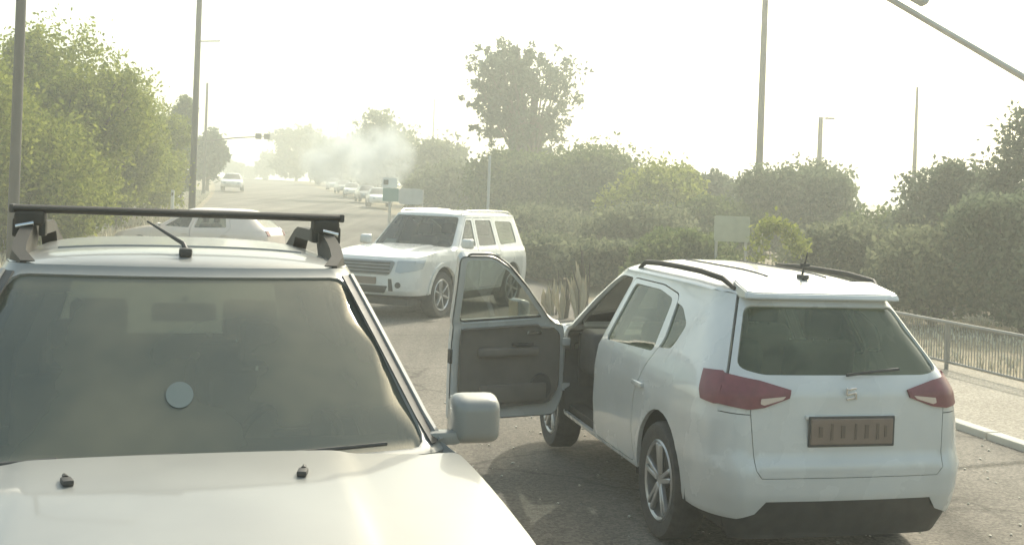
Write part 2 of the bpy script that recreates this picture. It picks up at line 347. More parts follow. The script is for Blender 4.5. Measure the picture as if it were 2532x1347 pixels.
class Shape:
    def __init__(s, L, W, RR, FL, FU, zc, zr, znose, hc, zbot, wheels, wr, rear_ab=(.24, .34), fl_ab=(.3, .34), fu_ab=(.07, .16), bow=.03, kr=.05, kf=.1, roofline=None, fend=.0, archr=None):
        s.L, s.zc, s.zr, s.zn, s.hc, s.zbot, s.wheels, s.wr = L, zc, zr, znose, hc, zbot, wheels, wr
        s.W, s.RR, s.FL, s.FU = interp(W), interp(RR), interp(FL), interp(FU)
        s.rab, s.flab, s.fuab, s.bow, s.kr, s.kf = rear_ab, fl_ab, fu_ab, bow, kr, kf
        s.archr = archr or wr+.06; s.rl = roofline or (lambda v: 0); s.fend = fend
    def ring(s, z):
        vr = s.RR(z); up = z >= s.zc-1e-6; vf = s.FU(z) if up else s.FL(z); a2, b2 = s.fuab if up else s.flab
        return vr, vf, a2, b2
    def weff(s, z, v, vr, vf, b2):
        v = max(vr+s.rab[1], min(vf-b2, v)); return s.W(z)*(1-s.bow*((v-s.L*.48)/(s.L*.5))**2)
    def warp(s, x, v, z):
        w = s.W(z); q = (x/w)**2
        v2 = v + s.kr*q*max(0, 1-v/1.2)
        vf = s.ring(z)[1]
        v2 -= s.kf*q*max(0, 1-(vf-v)/(1.2))
        k = max(0, min(1, (z-s.zc)/(s.zr-s.zc)))
        return Vector((x, v2, z+k*s.rl(v)))
    def y(s, v, z):
        vr, vf, a2, b2 = s.ring(z); a1, b1 = s.rab; w = s.weff(z, v, vr, vf, b2)
        if v < vr+b1:
            q = min(1, (vr+b1-v)/b1); return w-a1+a1*math.sqrt(1-q*q)
        if v > vf-b2:
            q = min(1, (v-vf+b2)/b2); return w-a2+a2*math.sqrt(1-q*q)
        return w
    def flank(s, side): return (lambda v, z: s.warp(side*s.y(v, z), v, z), side)
    def rear(s):
        def f(u, z):
            vr, vf, a2, b2 = s.ring(z); a1, b1 = s.rab; w = s.weff(z, 0, vr, vf, b2); q = (abs(u)-(w-a1))/a1
            v = vr if q <= 0 else vr+b1-b1*math.sqrt(max(0, 1-min(1, q)**2)); return s.warp(u, v, z)
        return (f, 1)
    def front(s, upper):
        def f(u, z):
            vr = s.RR(z); vf = s.FU(z) if upper else s.FL(z); a2, b2 = s.fuab if upper else s.flab
            w = s.weff(z, 99, vr, vf, b2); q = (abs(u)-(w-a2))/a2
            v = vf if q <= 0 else vf-b2+b2*math.sqrt(max(0, 1-min(1, q)**2)); return s.warp(u, v, z)
        return (f, -1)
    def ur(s, z):
        vr, vf, a2, b2 = s.ring(z); return s.weff(z, 0, vr, vf, b2)-s.rab[0]*.2929
    def vr(s, z): return s.RR(z)+s.rab[1]*.2929
    def uf(s, z, up):
        vf = s.FU(z) if up else s.FL(z); a2, b2 = s.fuab if up else s.flab
        return s.weff(z, 99, s.RR(z), vf, b2)-a2*.2929
    def vf(s, z, up):
        return (s.FU(z)-s.fuab[1]*.2929) if up else (s.FL(z)-s.flab[1]*.2929)
    def fz(s, v):            # fender / bonnet edge line between screen base and nose
        v0 = s.vf(s.zc, True); v1 = s.vf(s.zn, False); k = max(0, min(1, (v-v0)/(v1-v0)))
        return s.zc-.002-(s.zc-.002-s.zn)*k**1.7
    def flank_poly(s):
        p = []
        zs = np.linspace(s.zbot, s.zr, 70)
        p += [(s.vr(z), float(z)) for z in zs]
        p += [(float(v), s.zr) for v in np.linspace(s.vr(s.zr), s.vf(s.zr, True), 14)[1:]]
        p += [(s.vf(z, True), float(z)) for z in np.linspace(s.zr, s.zc, 24)[1:]]
        v0 = s.vf(s.zc, True); v1 = s.vf(s.zn, False)
        p += [(float(v), s.fz(v)) for v in np.linspace(v0, v1, 12)[1:]]
        p += [(s.vf(z, False), float(z)) for z in np.linspace(s.zn, s.zbot, 30)[1:]]
        for wv in sorted(s.wheels, reverse=True):
            r = s.archr; zc = s.wr; a0 = math.asin(max(-1, min(1, (s.zbot-zc)/r)))
            for k in range(17):
                a = a0+(math.pi-2*a0)*k/16; p.append((wv+r*math.cos(a), max(s.zbot, zc+r*math.sin(a)*1.03)))
        return p
    def roof(s):
        w = s.weff(s.zr, s.L*.45, *s.ring(s.zr)[:2], s.fuab[1]); v0, v1 = s.RR(s.zr), s.FU(s.zr); vm = (v0+v1)/2; hl = (v1-v0)/2
        def f(u, v):
            ye = max(.05, s.y(max(v0, min(v1, v)), s.zr)); a = max(0, 1-min(1, abs(u)/ye)**2.6); b = max(0, 1-min(1, abs(v-vm)/hl)**5)
            p = s.warp(u, v, s.zr); p.z = s.zr+s.rl(v)+s.hc*(a**.6)*(b**.6); return p
        return (f, 1)
    def roof_poly(s):
        z = s.zr; p = []
        u = s.ur(z); v = s.vr(z)
        R0, F0 = s.rear()[0], s.front(True)[0]
        p += [(float(q), s._rv(q, z)) for q in np.linspace(-u, u, 14)]
        p += [(s.y(float(q), z), float(q)) for q in np.linspace(v, s.vf(z, True), 18)[1:]]
        uf = s.uf(z, True)
        p += [(float(q), s._fv(q, z, True)) for q in np.linspace(uf, -uf, 14)[1:]]
        p += [(-s.y(float(q), z), float(q)) for q in np.linspace(s.vf(z, True), v, 18)[1:-1]]
        return p
    def _rv(s, u, z):
        vr, vf, a2, b2 = s.ring(z); a1, b1 = s.rab; w = s.weff(z, 0, vr, vf, b2); q = (abs(u)-(w-a1))/a1
        return vr if q <= 0 else vr+b1-b1*math.sqrt(max(0, 1-min(1, q)**2))
    def _fv(s, u, z, up):
        vf = s.FU(z) if up else s.FL(z); a2, b2 = s.fuab if up else s.flab
        w = s.weff(z, 99, s.RR(z), vf, b2); q = (abs(u)-(w-a2))/a2
        return vf if q <= 0 else vf-b2+b2*math.sqrt(max(0, 1-min(1, q)**2))
    def hood(s, crown=.05):
        v0 = s.FU(s.zc); v1 = s.FL(s.zn)
        def f(u, v):
            k = max(0, min(1, (v-v0)/(v1-v0))); ye = s.y(min(v, s.vf(s.zn, False)), s.fz(v)); cr = .012/(1+math.exp((abs(u)-.50+.08*k)/.014))
            a = max(0, 1-min(1, abs(u)/max(.05, ye))**2.4)
            p = s.warp(u, v, min(s.fz(v), s.zc-.003)); p.z = s.fz(v)+(crown-.008)*a**.55*max(0, 1-k**6)**.7+cr*max(0, 1-k**3); return p
        return (f, 1)
    def hood_poly(s):
        p = []; uf = s.uf(s.zc, True)
        p += [(float(q), s._fv(q, s.zc, True)+.012) for q in np.linspace(-uf, uf, 16)]
        v0 = s.vf(s.zc, True)+.02; v1 = s.vf(s.zn, False)
        p += [(s.y(float(v), s.fz(v)), float(v)) for v in np.linspace(v0, v1, 16)]
        un = s.uf(s.zn, False)
        p += [(float(q), s._fv(q, s.zn, False)) for q in np.linspace(un, -un, 14)[1:]]
        p += [(-s.y(float(v), s.fz(v)), float(v)) for v in np.linspace(v1, v0, 16)[1:]]
        return p
    def rear_poly(s, z0, z1, n=60, ins=0.):
        zs = [float(z) for z in np.linspace(z0, z1, n)]
        return [(s.ur(z)-ins, z) for z in zs]+[(-s.ur(z)+ins, z) for z in zs[::-1]]
    def front_poly(s, z0, z1, up, n=30, ins=0.):
        zs = [float(z) for z in np.linspace(z0, z1, n)]
        return [(s.uf(z, up)-ins, z) for z in zs]+[(-s.uf(z, up)+ins, z) for z in zs[::-1]]
def shrink(poly, d):
    cx = sum(p[0] for p in poly)/len(poly); cy = sum(p[1] for p in poly)/len(poly); out = []
    n = len(poly); A = sum(poly[i][0]*poly[(i+1) % n][1]-poly[(i+1) % n][0]*poly[i][1] for i in range(n)); sg = 1 if A > 0 else -1
    for i in range(n):
        p = Vector(poly[i]); e1 = (p-Vector(poly[i-1])).normalized(); e2 = (Vector(poly[(i+1) % n])-p).normalized()
        n1 = Vector((-e1.y, e1.x))*sg; n2 = Vector((-e2.y, e2.x))*sg; b = (n1+n2); b = b.normalized() if b.length > 1e-6 else n1
        q = p+b*(d/max(.5, b.dot(n1))); out.append((q.x, q.y))
    return out
def mk_wheel(parent, c, r, wd, side, spokes=5, two=True, rimr=.69):
    bm = bmesh.new(); h = wd/2
    add_lathe(bm, [(r*rimr, -h*.8), (r*.86, -h*1.0), (r*.95, -h*.97), (r, -h*.72), (r*1.003, 0), (r, h*.72), (r*.95, h*.97), (r*.86, h*1.0), (r*rimr, h*.8), (r*rimr, -h*.8)], 40)
    w = from_bm('wheel', bm, M['rubber'], parent, ang=50); w.location = c
    bm = bmesh.new(); rr = r*rimr; o = side*h
    add_lathe(bm, [(rr*1.01, o*.82), (rr*.97, o*.9), (rr*.9, o*.8), (rr*.88, -o*.5)], 40)
    hub = add_lathe(bm, [(.001, o*.72), (rr*.16, o*.74), (rr*.2, o*.62), (rr*.2, o*.3)], 20)
    for k in range(spokes):
        for d in ((-.13, .13) if two else (0,)):
            a = 2*math.pi*k/spokes+.3
            p0 = Vector((o*.66, rr*.15*math.cos(a+d*2), rr*.15*math.sin(a+d*2))); p1 = Vector((o*.80, rr*.93*math.cos(a+d), rr*.93*math.sin(a+d)))
            dv = (p1-p0); rot = dv.to_track_quat('Z', 'X').to_matrix()
            add_box(bm, (p0+p1)/2, (.03, .034 if two else .06, dv.length), rot, bev=.006, seg=1)
    from_bm('rim', bm, M['alloy'], w, ang=40)
    bm = bmesh.new(); add_lathe(bm, [(.001, o*.2), (rr*.72, o*.2), (rr*.72, -o*.1), (.001, -o*.1)], 28); from_bm('brake_disc', bm, M['black'], w)
    return w
def mk_seat(parent, x, v, z0=.42, w=.5, s=1.):
    bm = bmesh.new(); add_box(bm, (0, .1, .08), (w, .52, .18), bev=.06, seg=3)
    add_box(bm, (0, -.2, .42), (w*.95, .15, .66), Matrix.Rotation(R(14), 3, 'X'), bev=.06, seg=3)
    o = from_bm('seat', bm, M['seat'], parent, ang=60); o.location = (x, v, z0); o.scale = (s, s, s)
    h = box('headrest', (0, -.29, .86), (.27, .1, .2), M['seat'], o, Matrix.Rotation(R(10), 3, 'X'), .045, 3)
    for q in (-.06, .06): tube('headrest_post', [(q, -.27, .7), (q, -.285, .8)], .008, M['chrome'], o, 6)
    return o
def mk_steer(parent, c, tilt=25):
    bm = bmesh.new(); pts = [(.19*math.cos(2*math.pi*k/28), .19*math.sin(2*math.pi*k/28), 0) for k in range(29)]
    add_tube(bm, pts, .016, 8, False); add_box(bm, (0, 0, -.015), (.15, .12, .05), bev=.02)
    for a in (0, math.pi, -math.pi/2): add_tube(bm, [(.05*math.cos(a), .05*math.sin(a), -.01), (.18*math.cos(a), .18*math.sin(a), 0)], .012, 6)
    o = from_bm('steering_wheel', bm, M['inner'], parent, ang=60); o.location = c; o.rotation_euler = (R(90-tilt), 0, 0)
    return o
def mk_mirror(parent, name, c, w, h, d, mshell, face, mglass=None):
    # shell tapering towards the pillar, flat glass on the rear face (face=-1: towards -v)
    bm = bmesh.new(); add_box(bm, (0, 0, 0), (w, d, h), bev=min(d, h)*.42, seg=4)
    for v in bm.verts:
        k = (v.co.y*(-face)/d+.5); v.co.x *= 1-.18*max(0, k); v.co.z *= 1-.25*max(0, k)
    o = from_bm(name, bm, mshell, parent, ang=70); o.location = c
    g = box('mirror_glass', (0, face*d*.505, 0), (w*.8, .006, h*.76), M['chrome'], o, None, .002, 1)
    return o
def mk_body(root, S, paint, doors_l, doors_r, ws_ins=(.085, .05, .06), open_left=None, qglass=None, hood=True, glass='glass', roofmat=None, wsmat='glass'):
    """common panels; doors_*: list of (outline, window) polygons in (v, z)"""
    for side, doors in ((-1, doors_l), (1, doors_r)):
        holes = [shrink(d[0], -.008) for d in doors]
        if side == -1 and open_left: holes.append(open_left)
        if qglass: holes.append(qglass)
        panel('body_side', S.flank_poly(), S.flank(side), paint, root, holes, th=.03)
        for out, win in doors:
            d = panel('door', out, S.flank(side), paint, root, [win] if win else [], th=.03)
            if win: panel('side_window', shrink(win, -.012), S.flank(side), M[glass], d, th=.004, off=-.012, grid=.12)
            vmin = min(p[0] for p in out)+.1
            p = S.flank(side)[0](vmin+.04, S.zc-.14)
            h = box('door_handle', p+Vector((side*.014, 0, 0)), (.03, .18, .03), paint, d, None, .01)
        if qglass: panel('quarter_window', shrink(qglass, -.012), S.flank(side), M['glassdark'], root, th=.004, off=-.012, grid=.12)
    panel('roof', S.roof_poly(), S.roof(), roofmat or paint, root, th=.03, grid=.07)
    a, b, c = ws_ins
    fp = S.front_poly(S.zc, S.zr, True)
    hole = rounded([(S.uf(S.zc+b, True)-a, S.zc+.015), (S.uf(S.zr-c, True)-a*.8, S.zr-c*.55), (-S.uf(S.zr-c, True)+a*.8, S.zr-c*.55), (-S.uf(S.zc+b, True)+a, S.zc+.015)], .07)
    panel('windscreen_surround', fp, S.front(True), paint, root, [hole], th=.03, grid=.06)
    ws = panel('windscreen', shrink(hole, -.012), S.front(True), M[wsmat], root, th=.004, off=-.008, grid=.09)
    if hood: panel('bonnet', S.hood_poly(), S.hood(), paint, root, th=.02, grid=.04)
    # closed dark cabin floor, firewall and arches so that no light leaks through
    bm = bmesh.new(); add_box(bm, (0, S.L/2, .30), (1.5, S.L-.5, .12), bev=.02)
    from_bm('underbody', bm, M['black'], root)
    for wv in S.wheels:
        for sd in (-1, 1):
            bm = bmesh.new(); rr = S.archr+.03; x1 = sd*(S.W(.6)-.03); x0 = sd*(S.W(.6)-.34); pr = []
            rg = []
            for k in range(15):
                a = R(-8)+(math.pi+R(16))*k/14; rg.append([bm.verts.new((x, wv+rr*math.cos(a), S.wr+rr*math.sin(a))) for x in (x0, x1)])
            for k in range(14): bm.faces.new((rg[k][0], rg[k+1][0], rg[k+1][1], rg[k][1]))
            bm.faces.new([q[0] for q in rg]); from_bm('wheel_arch_liner', bm, M['black'], root)
    return ws
def mk_interior(root, S, seats, dash_v, steer_x=None, s=1., zs=.42):
    bm = bmesh.new(); z = S.zc; w = S.W(z)*2-.24
    add_box(bm, (0, dash_v, z-.18), (w, .42, .34), bev=.07, seg=3); from_bm('dashboard', bm, M['inner'], root, ang=60)
    box('firewall', (0, dash_v+.2, z-.4), (w, .05, .7), M['black'], root)
    for (x, v, wd_) in seats: mk_seat(root, x, v, zs, wd_, s)
    if steer_x is not None: mk_steer(root, (steer_x, dash_v-.3, z-.06))

# ------------------------------------------------------------------ SUV with its door open (seen from behind)
LA = 4.36
SA = Shape(LA, W=[(.2, .84), (.35, .9), (.6, .92), (.85, .915), (.98, .89), (1.06, .85), (1.5, .61)],
           RR=[(.2, .12), (.34, .05), (.45, .01), (.60, 0), (.66, .035), (.85, .055), (1.0, .07), (1.08, .11), (1.12, .14), (1.5, .47)],
           FL=[(.2, LA-.12), (.4, LA), (.6, LA), (.8, LA-.07), (1.0, LA-.3)], FU=[(1.0, 3.36), (1.25, 3.07), (1.5, 2.68)],
           zc=1.0, zr=1.5, znose=.84, hc=.10, zbot=.33, wheels=[.93, 3.56], wr=.345, archr=.405, rear_ab=(.22, .36), kr=.04,
           roofline=lambda v: -.02*max(0, 1-v/1.2))
suvA = empty('white_suv'); tag(suvA, 'white compact SUV with its driver door wide open, roof rails and red tail lamps', 'car')
fdoor = rounded([(2.30, .36), (2.30, 1.455), (2.58, 1.455), (2.75, 1.385), (2.94, 1.24), (3.14, 1.06), (3.25, .96), (3.25, .5), (3.17, .36)], .05)
fwin = rounded([(2.365, 1.01), (2.365, 1.43), (2.58, 1.43), (2.72, 1.365), (2.90, 1.225), (3.10, 1.035)], .04)
rdoor = rounded([(2.275, .36), (2.275, 1.455), (1.6, 1.455), (1.27, 1.42), (1.17, 1.15), (1.42, .78), (1.44, .52), (1.39, .36)], .05)
rwin = rounded([(2.20, 1.03), (2.20, 1.425), (1.62, 1.425), (1.34, 1.39), (1.26, 1.07)], .05)
qg = rounded([(1.23, 1.1), (1.29, 1.38), (1.12, 1.36), (.93, 1.27), (.99, 1.12)], .045)
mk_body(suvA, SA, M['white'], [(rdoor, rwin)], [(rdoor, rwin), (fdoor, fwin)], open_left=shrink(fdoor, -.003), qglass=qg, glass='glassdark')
# rear face
fr = SA.rear()
bump = [(-SA.ur(.33), .33), (-.72, .33), (-.62, .36), (-.56, .43), (.56, .43), (.62, .36), (.72, .33), (SA.ur(.33), .33)] + [(SA.ur(float(z)), float(z)) for z in np.linspace(.34, .89, 36)] + [(.665, .885), (.64, .60), (.60, .555), (-.60, .555), (-.64, .60), (-.665, .885)] + [(-SA.ur(float(z)), float(z)) for z in np.linspace(.89, .34, 36)]
panel('rear_bumper', bump, fr, M['white'], suvA, th=.03, grid=.06)
gate = [(-.597, .559), (.597, .559), (.635, .60), (.66, .89), (.665, 1.06)] + [(SA.ur(z)-.012, z) for z in (1.09, 1.2, 1.3, 1.4, 1.497)] + [(-SA.ur(z)+.012, z) for z in (1.497, 1.4, 1.3, 1.2, 1.09)] + [(-.665, 1.06), (-.66, .89), (-.635, .60)]
rw = rounded([(-.70, 1.125), (-.56, 1.095), (.56, 1.095), (.70, 1.125), (.53, 1.45), (-.53, 1.45)], .05)
tg = panel('tailgate', gate, fr, M['white'], suvA, [rw], th=.03, grid=.055)
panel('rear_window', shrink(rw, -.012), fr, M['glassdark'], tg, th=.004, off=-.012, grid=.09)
for sd in (-1, 1):
    fill = [(sd*.665, .89), (sd*.67, 1.06), (sd*SA.ur(1.09), 1.09)] + [(sd*SA.ur(z), z) for z in (1.05, 1.0, .95, .895)]
    panel('lamp_base', fill, fr, M['white'], suvA, th=.02, grid=.05, off=-.001)
    lamp = [(sd*SA.ur(z), z) for z in (.93, .98, 1.03, 1.085)] + [(sd*.60, 1.065), (sd*.40, 1.015), (sd*.415, .975), (sd*.58, .925), (sd*.68, .915)]
    tl = panel('tail_light', lamp, fr, M['red'], suvA, th=.014, off=.012, grid=.04)
    side_l = [(SA.vr(z), z) for z in (.93, .98, 1.03, 1.085)] + [(.24, 1.095), (.40, 1.085), (.355, 1.0), (.31, .935), (.2, .925)]
    panel('lens', side_l, SA.flank(sd), M['red'], tl, th=.014, off=.012, grid=.04)
    panel('reversing_lens', rounded([(sd*.44, .985), (sd*.60, .972), (sd*.605, .945), (sd*.58, .938), (sd*.46, .968)], .006), fr, M['amber'], tl, th=.004, off=.016, grid=.04)
# plate with blurred strokes, emblem, wiper, reflectors, lower black trim, roof spoiler
pl = box('licence_plate', (0, 0, 0), (.52, .012, .125), M['plate'], suvA, None, .004, 1); pl.location = fr[0](0, .80)+Vector((0, -.014, 0)); pl.scale = (1.08, 1, 1.12); box('plate_frame', (0, .004, 0), (.545, .012, .148), M['black'], pl, None, .004, 1)
for k, (px, w_) in enumerate([(-.2, .03), (-.13, .018), (-.06, .03), (.02, .016), (.09, .03), (.16, .02), (.21, .016)]):
    box('stroke', (px, -.008, 0), (w_*.8, .004, (.05, .078, .06, .078, .066, .078, .055)[k]), M['ink'], pl)
box('plate_recess_edge', fr[0](0, .875)+Vector((0, -.006, 0)), (.62, .02, .02), M['white'], suvA, None, .006)
bm = bmesh.new()
for zz, x0, x1 in ((.035, -.03, .045), (.0, -.045, .045), (-.035, -.045, .03)): add_box(bm, ((x0+x1)/2, 0, zz), (x1-x0, .012, .018), Matrix.Rotation(R(-8), 3, 'Y'), bev=.004, seg=1)
add_box(bm, (-.043, 0, .018), (.016, .012, .05), bev=.004, seg=1); add_box(bm, (.043, 0, -.018), (.016, .012, .05), bev=.004, seg=1)
em = from_bm('emblem', bm, M['chrome'], suvA); em.location = fr[0](0, 1.0)+Vector((0, -.01, 0)); em.scale = (.75, 1, .75)
p0, p1 = fr[0](-.02, 1.10), fr[0](.33, 1.17)
tube('rear_wiper', [p0+Vector((0, -.03, 0)), fr[0](.12, 1.105)+Vector((0, -.035, .01)), fr[0](.36, 1.12)+Vector((0, -.028, .01))], .009, M['black'], suvA, 6)
low = [(-SA.ur(.2)+.03, .2), (SA.ur(.2)-.03, .2), (SA.ur(.33)-.01, .34), (.6, .37), (.55, .44), (-.55, .44), (-.6, .37), (-SA.ur(.33)+.01, .34)]
panel('bumper_trim', low, fr, M['black'], suvA, th=.03, off=-.012)
bm = bmesh.new(); zz = SA.zr-.01
add_prism(bm, [(-.56, 0), (-.5, -.02), (.5, -.02), (.56, 0), (.53, .16), (-.53, .16)], lambda p: Vector((p[0], .43+p[1]*1.6, zz-.012-.0*p[1])), lambda p: Vector((p[0]*.97, .45+p[1]*1.6, zz+.028+p[1]*.30)))
bmesh.ops.bevel(bm, geom=list(bm.edges), offset=.008, segments=2, affect='EDGES'); from_bm('spoiler', bm, M['white'], suvA)
for sd in (-1, 1):
    rp = [SA.roof()[0](sd*(SA.y(v, 1.5)-.035), v) for v in (.62, .75, 1.1, 1.5, 1.9, 2.2, 2.35)]
    rp = [p+Vector((0, 0, dz)) for p, dz in zip(rp, (.0, .045, .055, .055, .052, .042, -.005))]
    tube('roof_rail', rp, [.014, .018, .018, .018, .018, .018, .012], M['chrome'] if False else M['rack'], suvA, 8)
rc = SA.roof()[0](0, .72)
bm = bmesh.new(); add_box(bm, (0, 0, .012), (.05, .09, .03), bev=.01); add_tube(bm, [(0, .01, .02), (0, -.05, .16)], [.008, .004], 6); add_box(bm, (0, -.02, .085), (.07, .02, .018), bev=.004, seg=1)
an = from_bm('antenna', bm, M['black'], suvA); an.location = rc
bm = bmesh.new()
for q in (-.22, .22): add_tube(bm, [SA.roof()[0](q, v)+Vector((0, 0, .002)) for v in np.linspace(.8, 2.2, 8)], .006, 6)
from_bm('roof_groove_strip', bm, M['black'], suvA)
for wv in SA.wheels:
    for sd in (-1, 1): mk_wheel(suvA, (sd*.80, wv, .345), .345, .225, sd)
mk_interior(suvA, SA, [(-.38, 2.3, .5), (.38, 2.3, .5), (-.36, 1.35, .55), (.36, 1.35, .55)], 3.0, -.38)
# front of the same car
ff = SA.front(False)
panel('front_bumper', SA.front_poly(.33, .84, False), ff, M['white'], suvA, th=.03)
panel('grille', rounded([(-.42, .58), (.42, .58), (.47, .74), (-.47, .74)], .04), ff, M['black'], suvA, th=.02, off=.006)
for sd in (-1, 1): panel('headlight', rounded([(sd*.5, .66), (sd*.62, .64), (sd*.68, .76), (sd*.5, .75)], .02), ff, M['clear'], suvA, th=.02, off=.008, grid=.05)
mk_mirror(suvA, 'door_mirror', (1.0, 2.98, 1.05), .2, .14, .1, M['white'], -1)
# sill and pillar trim seen in the open doorway
panel('sill_trim', rounded([(2.28, .335), (3.2, .335), (3.2, .40), (2.28, .40)], .01), SA.flank(-1), M['black'], suvA, th=.12, off=-.05)
panel('centre_pillar_trim', rounded([(2.22, .42), (2.36, .42), (2.33, 1.45), (2.22, 1.45)], .02), SA.flank(-1), M['inner'], suvA, th=.06, off=-.06)
# the open door, hinged at its front edge
HG = SA.flank(-1)[0](3.25, .7); HG.z = 0
dr = panel('open_door', shrink(fdoor, .004), SA.flank(-1), M['white'], suvA, [fwin], th=.055, origin=HG, grid=.06)
def dchild(nm, poly, m, holes=(), th=.02, off=0., grid=.08):
    o = panel(nm, poly, SA.flank(-1), m, dr, holes, th=th, off=off, origin=HG, grid=grid); o.location = (0, 0, 0); return o
dchild('window_glass', shrink(fwin, -.012), M['glass'], (), .004, -.03)
inp = rounded([(2.36, .42), (2.36, .995), (3.06, 1.015), (3.19, .93), (3.18, .55), (3.1, .45)], .04)
ip = dchild('inner_panel', inp, M['card'], (), .02, -.08)
ip.data.flip_normals()
ring_o = shrink(fdoor, .012); dchild('inner_frame', ring_o, M['white'], [fwin], .004, -.056)
bm = bmesh.new(); add_box(bm, (0, 0, 0), (.07, .5, .06), bev=.025, seg=3); ar = from_bm('armrest', bm, M['card'], dr); ar.location = SA.flank(-1)[0](2.75, .8)-HG+Vector((.09, 0, 0))
bm = bmesh.new(); add_box(bm, (0, 0, 0), (.05, .55, .12), bev=.02, seg=2); ar = from_bm('door_pocket', bm, M['card'], dr); ar.location = SA.flank(-1)[0](2.8, .53)-HG+Vector((.085, 0, 0))
box('inner_handle', SA.flank(-1)[0](2.95, .92)-HG+Vector((.09, 0, 0)), (.02, .12, .025), M['chrome'], dr, None, .006)
box('latch', SA.flank(-1)[0](2.315, .78)-HG+Vector((.05, -.012, 0)), (.05, .02, .09), M['black'], dr, None, .004)
box('door_handle', SA.flank(-1)[0](2.46, .88)-HG+Vector((-.014, 0, 0)), (.03, .18, .03), M['white'], dr, None, .01)
mm = mk_mirror(dr, 'door_mirror', SA.flank(-1)[0](2.98, 1.04)-HG+Vector((-.13, 0, .02)), .21, .15, .11, M['white'], -1)
bm = bmesh.new(); add_lathe(bm, [(.001, 0), (.075, 0), (.085, .008), (.09, 0), (.09, -.02)], 24); o = from_bm('speaker', bm, M['inner'], dr); o.location = SA.flank(-1)[0](3.03, .56)-HG+Vector((.09, 0, 0))
box('switch_panel', SA.flank(-1)[0](2.86, .845)-HG+Vector((.105, 0, 0)), (.05, .16, .02), M['black'], dr, None, .006)
tube('window_seal', [SA.flank(-1)[0](*p)-HG+Vector((.055, 0, 0)) for p in shrink(fwin, -.008)+shrink(fwin, -.008)[:1]], .007, M['black'], dr, 6)
for zz in (.55, .85): box('hinge', SA.flank(-1)[0](3.24, zz)-HG+Vector((.05, .02, 0)), (.05, .07, .05), M['white'], dr, None, .006)
dr.rotation_euler = (0, 0, R(-76)); dr.scale = (1, 1.17, 1.16); dr.location.z -= .10
for o in (ip,): pass
suvA.location = (1.95, 6.08, -.01); suvA.rotation_euler = (R(.8), 0, R(14)); suvA.scale = (.91, .91, 1.03)

# ------------------------------------------------------------------ SUV nose to nose with the camera, roof rack
K = 1.07; LB = 4.35*K
def sc(tab, a=K, b=K): return [(p*a, q*b) for p, q in tab]
SB = Shape(LB, W=sc([(.2, .84), (.4, .9), (.65, .91), (.9, .885), (1.0, .875), (1.06, .86), (1.10, .83), (1.605, .63)]),
           RR=sc([(.2, .12), (.4, .02), (.6, 0), (.9, .03), (1.06, .08), (1.605, .35)]),
           FL=[(.2*K, LB-.12), (.4*K, LB), (.7*K, LB), (.9*K, LB-.1), (1.1*K, LB-.3)], FU=[(1.06*K, 3.02*K), (1.2*K, 2.83*K), (1.4*K, 2.56*K), (1.605*K, 2.26*K)],
           zc=1.06*K, zr=1.605*K, znose=.94*K, hc=.06, zbot=.36*K, wheels=[.86*K, 3.53*K], wr=.355, archr=.43, fu_ab=(.10, .24), fl_ab=(.3, .36), kf=.12, bow=.03)
suvB = empty('cream_suv'); tag(suvB, 'cream white SUV with black roof rails and a dark crossbar, facing the camera', 'car')
fdB = rounded([(p*K, q*K) for p, q in [(2.05, .4), (2.05, 1.49), (2.2, 1.49), (2.84, 1.1), (2.97, 1.02), (3.0, .5), (2.94, .4)]], .05)
fwB = rounded([(p*K, q*K) for p, q in [(2.13, 1.09), (2.13, 1.46), (2.21, 1.46), (2.76, 1.105)]], .04)
rdB = rounded([(p*K, q*K) for p, q in [(2.03, .4), (2.03, 1.49), (1.3, 1.49), (1.08, 1.42), (1.04, 1.06), (1.32, .76), (1.34, .5), (1.31, .4)]], .05)
rwB = rounded([(p*K, q*K) for p, q in [(1.97, 1.09), (1.97, 1.46), (1.33, 1.46), (1.15, 1.39), (1.12, 1.1)]], .05)
wsB = mk_body(suvB, SB, M['silver'], [(rdB, rwB), (fdB, fwB)], [(rdB, rwB), (fdB, fwB)], ws_ins=(.045, .03, .06), wsmat='screen')
frB = SB.rear(); rwb = rounded([(-.6*K, 1.12*K), (.6*K, 1.12*K), (.5*K, 1.48*K), (-.5*K, 1.48*K)], .05)
panel('tailgate', SB.rear_poly(.36*K, 1.605*K), frB, M['silver'], suvB, [rwb], th=.03)
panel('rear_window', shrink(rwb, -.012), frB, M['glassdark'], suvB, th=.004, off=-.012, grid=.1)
ffB = SB.front(False)
panel('front_bumper', SB.front_poly(.36*K, .94*K, False), ffB, M['silver'], suvB, th=.03)
panel('grille', rounded([(-.5, .7), (.5, .7), (.52, .9), (-.52, .9)], .04), ffB, M['black'], suvB, th=.02, off=.006)
panel('lower_trim', rounded([(-.6, .4), (.6, .4), (.55, .6), (-.55, .6)], .05), ffB, M['black'], suvB, th=.02, off=.006)
for sd in (-1, 1):
    panel('headlight', rounded([(sd*.56, .74), (sd*.7, .72), (sd*.72, .92), (sd*.57, .92)], .04), ffB, M['clear'], suvB, th=.02, off=.008, grid=.05)
    for wv in SB.wheels: mk_wheel(suvB, (sd*.85, wv, .355), .355, .23, sd)
